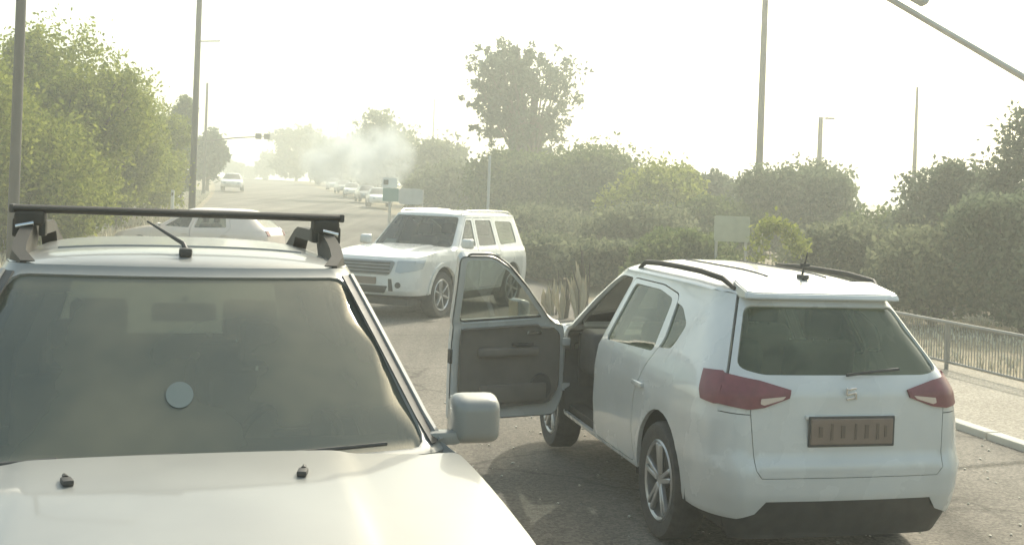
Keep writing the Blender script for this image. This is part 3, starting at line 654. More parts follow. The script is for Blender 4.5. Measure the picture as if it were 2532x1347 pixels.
# black pillar trim lines along the screen sides
for sd in (-1, 1):
    zs = np.linspace(SB.zc+.02, SB.zr-.03, 8)
    pts = [(sd*(SB.uf(z, True)-.042), float(z)) for z in zs]+[(sd*(SB.uf(z, True)-.004), float(z)) for z in zs[::-1]]
    panel('pillar_trim', pts, SB.front(True), M['black'], suvB, th=.006, off=.005, grid=.05)
    pts = [SB.front(True)[0](sd*SB.uf(z, True), z)+Vector((sd*.004, .012, 0)) for z in zs]
    tube('pillar_moulding', pts, .014, M['silver'], suvB, 6)
    # roof rails: a raised black bar on tapered feet
    R0 = SB.roof()[0]; vs = np.linspace(2.235, .55, 16)*K; ye = [SB.y(float(v), SB.zr)-.045 for v in vs]
    base = [R0(sd*e, float(v)) for e, v in zip(ye, vs)]
    hgt = [.0, .025, .052, .078, .098]+[.108]*8+[.09, .06, .0]
    bm = bmesh.new(); prev = None
    for i, (b, h) in enumerate(zip(base, hgt)):
        wl = .036; lo = b.z-.03 if (i <= 4 or i >= 13) else b.z+h-.05
        ring = [bm.verts.new((b.x-wl, b.y, lo)), bm.verts.new((b.x+wl, b.y, lo)), bm.verts.new((b.x+wl*.7, b.y, b.z+h+.004)), bm.verts.new((b.x-wl*.7, b.y, b.z+h+.004))]
        if prev:
            for k in range(4): bm.faces.new((prev[k], prev[(k+1) % 4], ring[(k+1) % 4], ring[k]))
        else: bm.faces.new(ring)
        prev = ring
    bm.faces.new(prev[::-1]); bmesh.ops.bevel(bm, geom=[e for e in bm.edges if len(e.link_faces) == 2 and e.calc_face_angle(0) > .6], offset=.01, segments=2, affect='EDGES')
    from_bm('roof_rail', bm, M['rack'], suvB, ang=40)
# crossbar on clamp feet
CBV = 1.66*K; CBZ = R0(0, CBV).z+.138
bm = bmesh.new(); n = 14
prof = [(.05*math.cos(2*math.pi*k/n), .018*math.sin(2*math.pi*k/n)) for k in range(n)]
add_prism(bm, prof, lambda p: Vector((-.70, p[0], p[1])), lambda p: Vector((.70, p[0], p[1])))
cb = from_bm('crossbar', bm, M['rack'], suvB, ang=40); cb.location = (0, CBV, CBZ)
for sd in (-1, 1):
    xr = sd*(SB.y(CBV, SB.zr)-.05)
    bm = bmesh.new(); add_box(bm, (0, 0, -.035), (.12, .12, .06), bev=.02, seg=3); add_box(bm, (sd*.05, 0, -.075), (.035, .09, .08), bev=.012); add_box(bm, (-sd*.05, 0, -.075), (.03, .09, .07), bev=.012)
    ft = from_bm('clamp_foot', bm, M['rack'], cb); ft.location = (xr, 0, -.005)
    tube('clamp_bolt', [(xr-sd*.02, .07, -.06), (xr+sd*.05, .07, -.075)], .011, M['chrome'], cb, 8)
    box('end_cap', (sd*.695, 0, 0), (.02, .10, .038), M['black'], cb, None, .008)
# antenna near the front edge of the roof, washer nozzles, wipers, mirrors, sticker
ab = R0(.0, 2.13*K)
bm = bmesh.new(); add_box(bm, (0, 0, .012), (.05, .10, .035), bev=.012, seg=2); add_tube(bm, [(0, 0, .02), (.01, -.02, .045), (.15, -.2, .125)], [.012, .009, .004], 8)
an = from_bm('antenna', bm, M['black'], suvB); an.location = ab
bmr = bmesh.new(); add_tube(bmr, [R0(sd_x, 1.83*K)+Vector((0, 0, .001)) for sd_x in np.linspace(-.5, .5, 12)], .006, 6); from_bm('roof_seam', bmr, M['silver'], suvB)
Hd = SB.hood()[0]
for sd in (-1, 1):
    p = Hd(sd*.33, 3.28*K)
    bm = bmesh.new(); add_box(bm, (0, 0, .008), (.03, .055, .018), bev=.006); add_tube(bm, [(0, -.02, .012), (0, -.045, .016)], [.010, .006], 8)
    nz = from_bm('washer_nozzle', bm, M['black'], suvB); nz.location = p; nz.rotation_euler = (0, 0, .25*sd)
fu = SB.front(True)[0]
for (u0, u1, z1, nm) in ((-.08, -.66, 1.075*K, 'a'), (.62, .02, 1.075*K, 'b')):
    a = fu(u0, SB.zc+.03)+Vector((0, .03, -.02)); m_ = fu((u0*.6+u1*.4), z1+.01)+Vector((0, .03, .01)); b = fu(u1, z1+.012)+Vector((0, .02, .012))
    w = tube('wiper_arm', [a, m_], [.011, .008], M['black'], suvB, 8)
    tube('wiper_blade', [fu(u0*.75+u1*.25, z1-.004)+Vector((0, .018, .01)), m_+Vector((0, -.004, -.004)), b], .007, M['black'], w, 6)
panel('cowl', [(-.72, SB.FU(SB.zc)-.02), (.72, SB.FU(SB.zc)-.02), (.72, SB.FU(SB.zc)+.10), (-.72, SB.FU(SB.zc)+.10)], (lambda u, v: Vector((u, v-SB.kf*(u/.86)**2, SB.zc-.012)), 1), M['black'], suvB, th=.02)
for sd in (-1, 1):
    mo = mk_mirror(suvB, 'door_mirror', (sd*1.015, 2.80*K, 1.14*K), .20, .20, .13, M['silver'], -1)
    box('mirror_stalk', (-sd*.12, .01, -.06), (.12, .07, .05), M['silver'], mo, None, .018)
stk = [(.02+.045*math.cos(2*math.pi*k/24), 1.24*K+.036*math.sin(2*math.pi*k/24)) for k in range(24)]
panel('round_sticker', stk, SB.front(True), M['sticker'], wsB, th=.001, off=-.005, grid=.03)
mk_interior(suvB, SB, [(-.40, 1.95*K, .54), (.40, 1.95*K, .54), (-.38, 1.05*K, .55), (.38, 1.05*K, .55)], 2.72*K, -.40, 1.05, .44)
panel('inspection_tag', rounded([(-.10, 1.09*K), (.05, 1.09*K), (.045, 1.115*K), (-.09, 1.115*K)], .01), SB.front(True), M['inner'], wsB, th=.001, off=-.014, grid=.04)
rv = bmesh.new(); add_box(rv, (0, 0, 0), (.24, .03, .07), bev=.014); add_tube(rv, [(0, .0, .0), (0, .06, .06)], .01, 6); rm = from_bm('inner_mirror', rv, M['black'], suvB); rm.location = (0, 2.22*K, 1.44*K)
YB = R(180-18)
cow = Vector((-1.0, 3.45)); fwd = Vector((math.sin(YB), math.cos(YB))); rp = cow-fwd*3.02*K
suvB.location = (rp.x, rp.y, 0.0); suvB.rotation_euler = (0, 0, -YB)

# ------------------------------------------------------------------ large off-road vehicle facing this way
LC = 4.95
SC = Shape(LC, W=[(.25, .88), (.45, .95), (.7, .975), (1.0, .97), (1.15, .94), (1.22, .90), (1.80, .72)],
           RR=[(.3, .1), (.5, .02), (.8, 0), (1.2, .05), (1.8, .22)], FL=[(.3, LC-.14), (.5, LC), (.8, LC-.02), (1.0, LC-.06), (1.2, LC-.3)],
           FU=[(1.2, 3.42), (1.8, 2.85)], zc=1.2, zr=1.80, znose=1.06, hc=.09, zbot=.42, wheels=[.95, 3.85], wr=.40, archr=.48, fu_ab=(.09, .2), fl_ab=(.26, .32), kf=.12, bow=.025)
suvC = empty('white_off_road_vehicle'); tag(suvC, 'large white four-wheel-drive vehicle with round fog lamps, stopped beyond the open car door', 'car')
fdC = rounded([(2.45, .46), (2.45, 1.75), (2.75, 1.75), (3.25, 1.26), (3.33, 1.18), (3.36, .6), (3.3, .46)], .05)
fwC = rounded([(2.52, 1.23), (2.52, 1.71), (2.76, 1.71), (3.2, 1.24)], .05)
rdC = rounded([(2.43, .46), (2.43, 1.75), (1.55, 1.75), (1.5, 1.1), (1.5, .8), (1.48, .46)], .05)
rwC = rounded([(2.36, 1.23), (2.36, 1.71), (1.62, 1.71), (1.6, 1.24)], .05)
qgC = rounded([(1.42, 1.24), (1.45, 1.70), (.65, 1.68), (.6, 1.27)], .07)
wsC = mk_body(suvC, SC, M['white'], [(rdC, rwC), (fdC, fwC)], [(rdC, rwC), (fdC, fwC)], ws_ins=(.05, .03, .06), qglass=qgC)
frC = SC.rear(); rwb = rounded([(-.62, 1.28), (.62, 1.28), (.55, 1.72), (-.55, 1.72)], .06)
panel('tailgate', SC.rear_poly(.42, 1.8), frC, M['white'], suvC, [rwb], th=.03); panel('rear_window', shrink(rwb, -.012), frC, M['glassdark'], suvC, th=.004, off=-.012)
ffC = SC.front(False)
panel('front_bumper', SC.front_poly(.42, 1.06, False), ffC, M['white'], suvC, th=.03)
gr = panel('grille', rounded([(-.50, .76), (.50, .76), (.58, 1.0), (-.58, 1.0)], .06), ffC, M['grilleg'], suvC, th=.03, off=.012)
for z in (.80, .855, .91, .965): tube('grille_bar', [ffC[0](u, z)+Vector((0, .02, 0)) for u in np.linspace(-.5, .5, 9)], .011, M['black'], gr, 6)
panel('number_plate', rounded([(-.26, .60), (.26, .60), (.26, .72), (-.26, .72)], .01), ffC, M['plate'], suvC, th=.01, off=.016)
panel('lower_intake', rounded([(-.42, .46), (.42, .46), (.48, .58), (-.48, .58)], .03), ffC, M['black'], suvC, th=.015, off=.008)
for sd in (-1, 1):
    hl = panel('headlight', [(sd*.60, .82), (sd*.68, .80)]+[(sd*SC.uf(z, False), z) for z in (.84, .9, .95, 1.01)]+[(sd*.62, 1.01)], ffC, M['clear'], suvC, th=.02, off=.014, grid=.05)
    panel('lens', [(SC.vf(.84, False)-.16, .88)]+[(SC.vf(z, False), z) for z in (.84, .9, .95, 1.01)]+[(SC.vf(1.0, False)-.24, 1.03)], SC.flank(sd), M['clear'], hl, th=.02, off=.014, grid=.05)
    fg = [(sd*(.66)+.05*math.cos(2*math.pi*k/16), .60+.05*math.sin(2*math.pi*k/16)) for k in range(16)]
    panel('fog_lamp', fg, ffC, M['black'], suvC, th=.02, off=.012, grid=.03)
    panel('bumper_slot', [(sd*.50, .50), (sd*.58, .50), (sd*.54, .70), (sd*.48, .70)], ffC, M['black'], suvC, th=.01, off=.008, grid=.05)
    for wv in SC.wheels: mk_wheel(suvC, (sd*.84, wv, .40), .40, .26, sd, 6, False)
    mo = mk_mirror(suvC, 'door_mirror', (sd*1.08, 3.2, 1.29), .24, .2, .14, M['white'], -1)
    R0c = SC.roof()[0]; rp_ = [R0c(sd*(SC.y(v, 1.8)-.05), v)+Vector((0, 0, dz)) for v, dz in ((.5, 0), (.65, .05), (1.2, .06), (2., .06), (2.6, .045), (2.75, 0))]
    tube('roof_rail', rp_, .018, M['chrome'], suvC, 8)
    # pale window pillar strips
    panel('running_board', rounded([(1.5, .36), (3.3, .36), (3.3, .42), (1.5, .42)], .01), SC.flank(sd), M['black'], suvC, th=.1, off=.03)
    panel('arch_flare', [(3.85+.56*math.cos(a), .42+.55*math.sin(a)) for a in np.linspace(.05, math.pi-.05, 17)]+[(3.85+.485*math.cos(a), .42+.48*math.sin(a)) for a in np.linspace(math.pi-.05, .05, 17)], SC.flank(sd), M['white'], suvC, th=.03, off=.025, grid=.06)
mk_interior(suvC, SC, [(-.42, 2.4, .54), (.42, 2.4, .54), (-.40, 1.5, .55), (.40, 1.5, .55)], 3.12, -.42, 1.1, .56)
fuC = SC.front(True)[0]
panel('dash_paper', rounded([(.36, 1.25), (.66, 1.25), (.62, 1.34), (.38, 1.34)], .01), SC.front(True), M['paper'], wsC, th=.001, off=-.03)
for u0, u1 in ((-.05, -.7), (.6, .0)): tube('wiper', [fuC(u0, 1.225)+Vector((0, .02, 0)), fuC(u1, 1.24)+Vector((0, .02, .01))], .01, M['black'], suvC, 6)
bm = bmesh.new(); add_lathe(bm, [(.001, .03), (.07, .02), (.085, -.01), (.07, -.03), (.001, -.03)], 20, 'X')
YC = R(180+25); fwd = Vector((math.sin(YC), math.cos(YC)))
bm.free()
nose = Vector((-2.5, 18.6)); rp = nose-fwd*LC
suvC.location = (rp.x, rp.y, 0); suvC.rotation_euler = (0, 0, -YC)

# ------------------------------------------------------------------ rosy white car standing across the road
LD = 4.4
SD = Shape(LD, W=[(.2, .8), (.4, .86), (.6, .88), (.8, .87), (.92, .84), (1.38, .58)], RR=[(.2, .12), (.5, 0), (.8, .02), (.95, .1), (1.38, .62)],
           FL=[(.2, LD-.12), (.4, LD), (.6, LD-.02), (.8, LD-.16), (.95, LD-.4)], FU=[(.92, 3.22), (1.38, 2.45)], zc=.92, zr=1.38, znose=.74, hc=.085, zbot=.3,
           wheels=[.85, 3.5], wr=.315, archr=.37, fu_ab=(.08, .2), kf=.14)
carD = empty('rosy_white_hatchback'); tag(carD, 'rosy white hatchback standing across the road behind the roof-rack car', 'car')
fdD = rounded([(2.1, .34), (2.1, 1.34), (2.4, 1.34), (3.0, .97), (3.15, .88), (3.16, .45), (3.1, .34)], .05)
fwD = rounded([(2.17, .94), (2.17, 1.31), (2.4, 1.31), (2.92, .96)], .04)
rdD = rounded([(2.08, .34), (2.08, 1.34), (1.5, 1.34), (1.1, 1.24), (1.0, .95), (1.28, .7), (1.28, .45), (1.26, .34)], .05)
rwD = rounded([(2.0, .94), (2.0, 1.31), (1.5, 1.31), (1.2, 1.22), (1.12, .97)], .05)
mk_body(carD, SD, M['pink'], [(rdD, rwD), (fdD, fwD)], [(rdD, rwD), (fdD, fwD)], ws_ins=(.05, .03, .05))
rwb = rounded([(-.58, 1.0), (.58, 1.0), (.46, 1.33), (-.46, 1.33)], .05)
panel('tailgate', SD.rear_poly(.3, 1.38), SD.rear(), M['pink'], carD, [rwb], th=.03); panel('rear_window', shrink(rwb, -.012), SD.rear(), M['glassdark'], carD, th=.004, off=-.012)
panel('front_bumper', SD.front_poly(.3, .74, False), SD.front(False), M['pink'], carD, th=.03)
panel('grille', rounded([(-.4, .42), (.4, .42), (.44, .6), (-.44, .6)], .04), SD.front(False), M['black'], carD, th=.02, off=.006)
for sd in (-1, 1):
    panel('headlight', rounded([(sd*.45, .6), (sd*.62, .6), (sd*.64, .71), (sd*.46, .69)], .02), SD.front(False), M['clear'], carD, th=.02, off=.008, grid=.05)
    panel('tail_light', rounded([(sd*.5, .78), (sd*.66, .78), (sd*.66, .92), (sd*.52, .92)], .02), SD.rear(), M['red'], carD, th=.02, off=.01, grid=.05)
    mk_mirror(carD, 'door_mirror', (sd*.97, 2.92, .98), .18, .13, .1, M['pink'], -1)
    for wv in SD.wheels: mk_wheel(carD, (sd*.77, wv, .315), .315, .2, sd)
mk_interior(carD, SD, [(-.36, 2.15, .5), (.36, 2.15, .5), (0, 1.2, .9)], 2.95, -.36, .95, .34)
YD = R(-82); fwd = Vector((math.sin(YD), math.cos(YD))); nose = Vector((-10.5, 29.5)); rp = nose-fwd*LD
carD.location = (rp.x, rp.y, gz(-8.5, 29.8)); carD.rotation_euler = (0, 0, -YD)

# ------------------------------------------------------------------ distant approaching car
carE = empty('distant_white_car'); tag(carE, 'small distant white car far up the road near its crest', 'car')
SE = SD
for side in (-1, 1): panel('body_side', SE.flank_poly(), SE.flank(side), M['white'], carE, [], th=.03, grid=.15)
panel('roof', SE.roof_poly(), SE.roof(), M['white'], carE, grid=.15); panel('bonnet', SE.hood_poly(), SE.hood(), M['white'], carE, grid=.15)
panel('windscreen', SE.front_poly(.92, 1.38, True), SE.front(True), M['black'], carE, grid=.15)
panel('front_bumper', SE.front_poly(.3, .74, False), SE.front(False), M['white'], carE, grid=.15); panel('tailgate', SE.rear_poly(.3, 1.38), SE.rear(), M['white'], carE, grid=.15)
for sd in (-1, 1):
    panel('headlight', [(sd*.45, .56), (sd*.64, .58), (sd*.64, .71), (sd*.46, .69)], SE.front(False), M['clear'], carE, th=.02, off=.01, grid=.1)
    for wv in SE.wheels:
        bm = bmesh.new(); add_lathe(bm, [(.001, -.1), (.3, -.1), (.315, 0), (.3, .1), (.001, .1)], 20); w = from_bm('wheel', bm, M['rubber'], carE); w.location = (sd*.77, wv, .315)
pE = at(577, 480, 92); carE.location = (pE.x, pE.y, gz(pE.x, pE.y)+.01); carE.rotation_euler = (0, 0, -R(180-12))

G0 = 'cars waiting in line along the road edge'
for i, (x, Y, mt, lb, sc_) in enumerate([(930, 72, 'white', 'white car at the head of the waiting line by the teal panel', .85), (898, 80, 'greycar', 'grey car second in the waiting line along the road edge', .82), (868, 89, 'white', 'white car in the middle of the waiting line along the road edge', .8),
                             (842, 99, 'silver', 'silver car near the end of the waiting line along the road edge', .8), (820, 110, 'white', 'last tiny white car of the waiting line below the smoke', .78)]):
    c = carE.copy(); col.objects.link(c); p = at(x, 500, Y); c.location = (p.x, p.y, gz(p.x, p.y)+.01); c.scale = (sc_,)*3; tag(c, lb, 'car', G0)
    c.rotation_euler = (0, 0, -R(180-14+random.uniform(-4, 4)))
    for ch in carE.children:
        k = ch.copy(); col.objects.link(k); k.parent = c
        if mt != 'white' and ch.data.materials[0] == M['white']: k.data = ch.data.copy(); k.data.materials[0] = M[mt]

# ------------------------------------------------------------------ railing on the pavement edge
def railing(s0, s1, label, TT=TRAIL, base=.05, rad=1.):
    r = empty('steel_railing', (*xy(s0, TT+shift(s0)), gs(s0))); tag(r, label, 'railing'); o0 = r.location.copy()
    n = max(1, round((s1-s0)/2.0)); L = [s0+(s1-s0)*i/n for i in range(n+1)]
    def pt(s, z): x, y = xy(s, TT+shift(s)); return Vector((x, y, gs(s)+base+z))-o0
    for s in L: tube('post', [pt(s, -.05), pt(s, .62)], .028*rad, M['railgrey'], r, 6)
    tube('top_rail', [pt(s, .62) for s in L], .026*rad, M['railgrey'], r, 6); tube('bottom_rail', [pt(s, .10) for s in L], .018, M['railgrey'], r, 6)
    for a, b in zip(L[:-1], L[1:]):
        bm = bmesh.new()
        m = 34
        for k in range(1, m): s = a+(b-a)*k/m; add_tube(bm, [pt(s, .10), pt(s, .62)], .006, 4)
        o = from_bm('mesh_infill', bm, M['railgrey'], r); tag(o, kind='stuff')
railing(5.0, 19, 'low grey steel railing along the pavement beside the open-door SUV')

# ------------------------------------------------------------------ poles and lamps
def pole(x, Y, r0, r1, top, label, group=None, arm=None, head=None, bank=0, m='pole', name='lamp_post'):
    p = at(x, 500, Y); z0 = gz(p.x, p.y)-.1+bank
    t = empty(name, (p.x, p.y, z0)); tag(t, label, 'pole', group)
    H = top-z0
    tube('shaft', [(0, 0, 0), (0, 0, H*.5), (0, 0, H)], [r0, (r0+r1)/2, r1], M[m], t, 10)
    bm = bmesh.new(); add_lathe(bm, [(r0*2.2, 0), (r0*2.2, .14), (r0*1.3, .18), (r0*1.2, .5), (r0, .55)], 12, 'Z'); from_bm('base_plate', bm, M[m], t)
    return t, H
def ztop(x, y, Y): return at(x, y, Y).z
t, H = pole(34, 22, .11, .085, 12, 'thick dark lamp post with a pale sunlit edge beside the hedge trees')
tube('arm', [(0, 0, H-.1), (.6, .1, H+.5), (1.8, .3, H+.8)], .05, M['pole'], t); box('lamp_head', (2.1, .34, H+.8), (.7, .25, .12), M['signgrey'], t, None, .04)
t, H = pole(475, 48, .15, .11, 14, 'tall dark lamp post with a short side bracket at the hedge end')
zb = ztop(500, 103, 48)-t.location.z; tube('bracket', [(.05, 0, zb), (.95, .1, zb+.06)], .03, M['pole'], t, 6)
tube('arm', [(0, 0, H-.1), (.9, .1, H+.5), (2, .2, H+.7)], .05, M['pole'], t); box('lamp_head', (2.3, .2, H+.7), (.7, .25, .12), M['signgrey'], t, None, .04)
t, H = pole(502, 78, .12, .08, ztop(502, 205, 78), 'slim far pole carrying a long arm with twin dark signal heads')
za = ztop(520, 350, 78)-t.location.z; zb = ztop(650, 337, 78)-t.location.z; xb = at(650, 337, 78).x-t.location.x
tube('mast_arm', [(0, 0, za), (xb*.5, 0, (za+zb)/2+.05), (xb+.2, 0, zb)], [.06, .05, .04], M['pole'], t, 6)
for dx in (-.3, .3): box('signal_head', (xb+dx, -.05, zb-.02), (.42, .3, .4), M['black'], t, None, .05)
t, H = pole(1874, 46, .16, .12, 13, 'tall thick dark pole rising behind the round tree')
tube('arm', [(0, 0, H-.1), (-.9, .1, H+.5), (-2, .2, H+.7)], .05, M['pole'], t); box('lamp_head', (-2.3, .2, H+.7), (.7, .25, .12), M['signgrey'], t, None, .04)
t, H = pole(2022, 60, .16, .12, ztop(2026, 290, 60), 'short-topped pole with a small lamp head above the round tree')
box('lamp_head', (.5, 0, H-.05), (.5, .2, .1), M['pole'], t, None, .03); tube('arm', [(0, 0, H-.05), (.3, 0, H-.05)], .03, M['pole'], t, 6)
t, H = pole(2258, 56, .15, .06, ztop(2265, 215, 56), 'plain tapering pole between the round tree and the feathery bushes')
t, H = pole(1065, 125, .14, .06, ztop(1067, 245, 125), 'thin distant pole above the dark trees beyond the smoke')
t, H = pole(829, 170, .15, .06, ztop(830, 295, 170), 'faint far pole above the pale smoky trees')
t, H = pole(1207, 34, .05, .045, ztop(1212, 385, 34), 'slender pale post in front of the tallest tree', m='signgrey', name='slender_post')
# street lamp whose arm reaches in from outside
pa = at(2532, 192, 13); pb = at(2200, -2, 13); d = (pb-pa)
base = at(2860, 400, 13); lp = empty('street_lamp', (base.x, base.y, 0)); tag(lp, 'street lamp arm slanting overhead with a pale lamp head', 'street lamp')
bb = Vector((base.x, base.y, 0)); top = pa-d*1.0-bb
tube('shaft', [(0, 0, 0), (0, 0, top.z-.2), ], [.1, .07], M['pole'], lp, 10)
e0 = Vector((0, 0, top.z-.22)); e1 = pa-bb; e2 = pb+d*.25-bb
tube('arm', [e0, e0*.6+e1*.4+Vector((0, 0, .06)), e1, e2], [.05, .046, .042, .036], M['steel'], lp, 8)
hp = at(2262, -6, 13)-bb
bm = bmesh.new(); add_box(bm, (0, 0, 0), (.34, .2, .13), Matrix.Rotation(R(28), 3, 'Y'), bev=.04, seg=3); hd = from_bm('lamp_head', bm, M['signgrey'], lp); hd.location = hp+Vector((0, 0, .03))

# ------------------------------------------------------------------ signs and small roadside pieces
def sign(x, y, Y, w, h, m, label, name='road_sign', rnd=.05, border=None, posts=(0,), rz=0):
    p = at(x, y, Y); z0 = gz(p.x, p.y); t = empty(name, (p.x, p.y, z0), rz); tag(t, label, 'sign')
    zc = p.z-z0
    poly = rounded([(-w/2, -h/2), (w/2, -h/2), (w/2, h/2), (-w/2, h/2)], rnd)
    bm = bmesh.new(); add_prism(bm, poly, lambda q: Vector((q[0], -.012, zc+q[1])), lambda q: Vector((q[0], .012, zc+q[1]))); b = from_bm('board', bm, m, t)
    for px in posts: tube('post', [(px*w, .05, -.1), (px*w, .05, zc+h*.45)], .035, M['steel'], t, 8)
    return t, zc
sign(1810, 566, 24, .78, .56, M['signpale'], 'pale rectangular board on two posts among the bushes behind the open-door SUV', name='roadside_board', posts=(-.42, .42))
t, zc = sign(964, 452, 46, .62, .42, M['paper'], 'small white sign with a dark square above the teal panel')
box('dark_square', (-.16, -.02, zc+.02), (.2, .012, .2), M['black'], t)
sign(966, 482, 45.5, .66, .55, M['signteal'], 'teal green panel below the small white sign', rnd=.03)
sign(1015, 486, 44, .98, .64, M['signgrey'], 'grey back of a rounded rectangular sign beside the teal panel', rnd=.16, posts=(.5,))
for x, y, Y, h, lb in ((427, 478, 40, .8, 'short white marker post by the verge under the hedge'), (441, 480, 52, .7, 'smaller white marker post farther along the verge'), (481, 425, 58, 2.6, 'slim white marker board on a post beside the tall lamp post')):
    p = at(x, y, Y); z0 = gz(p.x, p.y); t = empty('marker_post', (p.x, p.y, z0)); tag(t, lb, 'post'); zt = max(.6, p.z-z0+h*.15)
    bm = bmesh.new(); add_box(bm, (0, 0, zt/2), (.12, .05, zt), bev=.02); from_bm('stem', bm, M['paper'], t); box('reflector', (0, -.028, zt-.15), (.08, .01, .12), M['black'], t)

# ------------------------------------------------------------------ vegetation
def leaf_mesh(name, C, size, up=.35):
    n = len(C); a = rng.normal(size=(n, 3)); a /= np.linalg.norm(a, axis=1)[:, None]
    b = rng.normal(size=(n, 3)); b -= (b*a).sum(1)[:, None]*a; b /= np.linalg.norm(b, axis=1)[:, None]
    s = size*rng.uniform(.6, 1.35, n)[:, None]; l = a*s*.5; w = b*s*.26
    V = np.stack([C-l, C+w-l*.1, C+l, C-w-l*.1], 1).reshape(-1, 3)
    me = bpy.data.meshes.new(name); me.vertices.add(4*n); me.vertices.foreach_set('co', V.ravel().astype(np.float32))
    me.loops.add(4*n); me.loops.foreach_set('vertex_index', np.arange(4*n, dtype=np.int32)); me.polygons.add(n)
    me.polygons.foreach_set('loop_start', np.arange(0, 4*n, 4, dtype=np.int32)); me.update(calc_edges=True)
    at_ = me.attributes.new('tint', 'FLOAT', 'POINT'); tn = rng.uniform(0, 1, n)
    at_.data.foreach_set('value', np.repeat(tn, 4).astype(np.float32))
    return me
def crown_pts(blobs, n, clump=.16, hollow=.45):
    """leaf centres: clumps near the shell of several ellipsoids plus some fill"""
    vol = np.array([b[3]*b[4]*b[5] for b in blobs])**.7; vol /= vol.sum(); out = []
    for b, f in zip(blobs, vol):
        k = max(40, int(n*f)); nc = max(10, k//26)
        d = rng.normal(size=(nc, 3)); d /= np.linalg.norm(d, axis=1)[:, None]
        r = hollow+(1-hollow)*rng.uniform(0, 1, nc)**.6; r *= 1+.10*np.clip(rng.normal(size=nc), -2, 1.6)
        cc = d*r[:, None]*np.array(b[3:6])
        idx = rng.integers(0, nc, k); cl = rng.uniform(.5, 1.5, nc)[idx]
        p = cc[idx]+np.clip(rng.normal(size=(k, 3)), -1.7, 1.7)*clump*np.mean(b[3:6])*cl[:, None]
        out.append(p+np.array(b[:3]))
    return np.concatenate(out)
def tree(name, label, x, y, blobs, n, size, m, trunk=.16, group=None, cat='tree', clump=.16, spread=True, z=None):
    z0 = gz(x, y) if z is None else z
    t = empty(name, (x, y, z0)); tag(t, label, cat, group)
    top = max(b[2] for b in blobs)
    bm = bmesh.new()
    if cat == 'tree': add_tube(bm, [(0, 0, -.2), (.05, 0, top*.3), (-.06, .05, top*.62), (.02, 0, top*.95)], [trunk*1.3, trunk, trunk*.7, trunk*.25], 8)
    for b in blobs:
        for k in range(3):
            q = Vector(b[:3])+Vector((random.uniform(-.5, .5)*b[3], random.uniform(-.5, .5)*b[4], random.uniform(0, .6)*b[5]))
            s0 = Vector((0, 0, top*random.uniform(.15, .45) if cat == 'tree' else -.1)); mid = s0.lerp(q, .5)+Vector((0, 0, .12*b[5]))
            add_tube(bm, [s0, mid, q], [trunk*.5, trunk*.3, trunk*.1], 6)
    from_bm('trunk', bm, M['bark'], t)
    C = crown_pts(blobs, int(n*1.8), clump); C = C[C[:, 2] > .1]
    me = leaf_mesh('crown', C, size); link('crown', me, M[m], t)
    return t
def auto_blobs(w, h, base, k=7, flat=1.):
    """ellipsoids filling a crown of half-width w between base and h"""
    B = [(0, 0, (h+base)/2, w*.72, w*.72*flat, (h-base)/2*.8)]
    for i in range(k):
        a = random.uniform(0, 6.28); rr = random.uniform(.35, .75)*w; zz = random.uniform(base+.15*(h-base), h-.22*(h-base))
        q = 1-.5*abs((zz-(h+base)/2)/((h-base)/2))
        B.append((rr*q*math.cos(a), rr*q*math.sin(a)*flat, zz, w*random.uniform(.3, .5), w*random.uniform(.3, .5), (h-base)*random.uniform(.14, .24)))
    return B
def tree_px(name, label, x0, x1, ytop, Y, base, n, size, m, group=None, cat='tree', k=7, clump=.15):
    c = at((x0+x1)/2, 500, Y); w = (x1-x0)/2/FPX*Y; z0 = gz(c.x, c.y); h = at((x0+x1)/2, ytop, Y).z-z0
    return tree(name, label, c.x, c.y, auto_blobs(w*1.12, h*1.05, base, k), int(n*1.15), size, m, trunk=max(.07, .025*h), group=group, cat=cat, clump=clump)
G1 = 'yellow-green trees in the roadside hedge'; LB1 = 'tall yellow-green tree in the leafy roadside row behind the lamp posts'
tree_px('hedge_tree', 'broad yellow-green tree at the thick lamp post, with feathery top', -260, 110, 110, 27, .3, 17100, .145, 'leafy', G1)
tree_px('hedge_tree', 'highest rounded tree of the roadside hedge, with ragged feathery top', -30, 330, 45, 33, .3, 28500, .145, 'leafy', G1, k=12)
tree_px('hedge_tree', 'tree leaning over the verge past the highest hedge tree', 150, 430, 170, 40, .3, 20900, .145, 'leafy', G1, k=10)
tree_px('hedge_tree', 'smaller yellow-green tree at the end of the hedge by the tall lamp post', 300, 470, 255, 50, .3, 11400, .145, 'leafy', G1)
tree_px('hedge_tree', 'low leafy hedge tree filling in beside the thick lamp post', -120, 260, 250, 29, .2, 15200, .145, 'leafy', G1)
tree_px('hedge_tree', 'low yellow-green hedge tree before the tall lamp post with the bracket', 120, 460, 330, 44, .2, 13300, .145, 'leafy', G1)
tree_px('olive_tree', 'narrow dark tree just behind the hedge end', 405, 480, 235, 60, 1, 3000, .28, 'leafg')
tree_px('olive_tree', 'greyish tree beyond the tall lamp post by the far road', 465, 555, 320, 85, .5, 4500, .38, 'leafs')
G2 = 'far trees along the crest'
for x0, x1, yt, Y in ((540, 600, 395, 190), (585, 640, 412, 200), (625, 690, 370, 180)):
    tree_px('far_tree', 'small hazy tree far away at the crest of the road', x0, x1, yt, Y, .3, 1500, .6, 'leafs', G2)
tree_px('roadside_tree', 'pale hazy tree at the back of the smoke cloud', 660, 800, 315, 150, .5, 5000, .55, 'leafs', k=9)
tree_px('roadside_tree', 'low wide tree half veiled by the smoke', 760, 890, 340, 130, .3, 5000, .5, 'leafs', k=9)
tree_px('roadside_tree', 'ragged dark tree rising over the smoke cloud', 870, 1050, 280, 95, .5, 6500, .38, 'leafd', k=10)
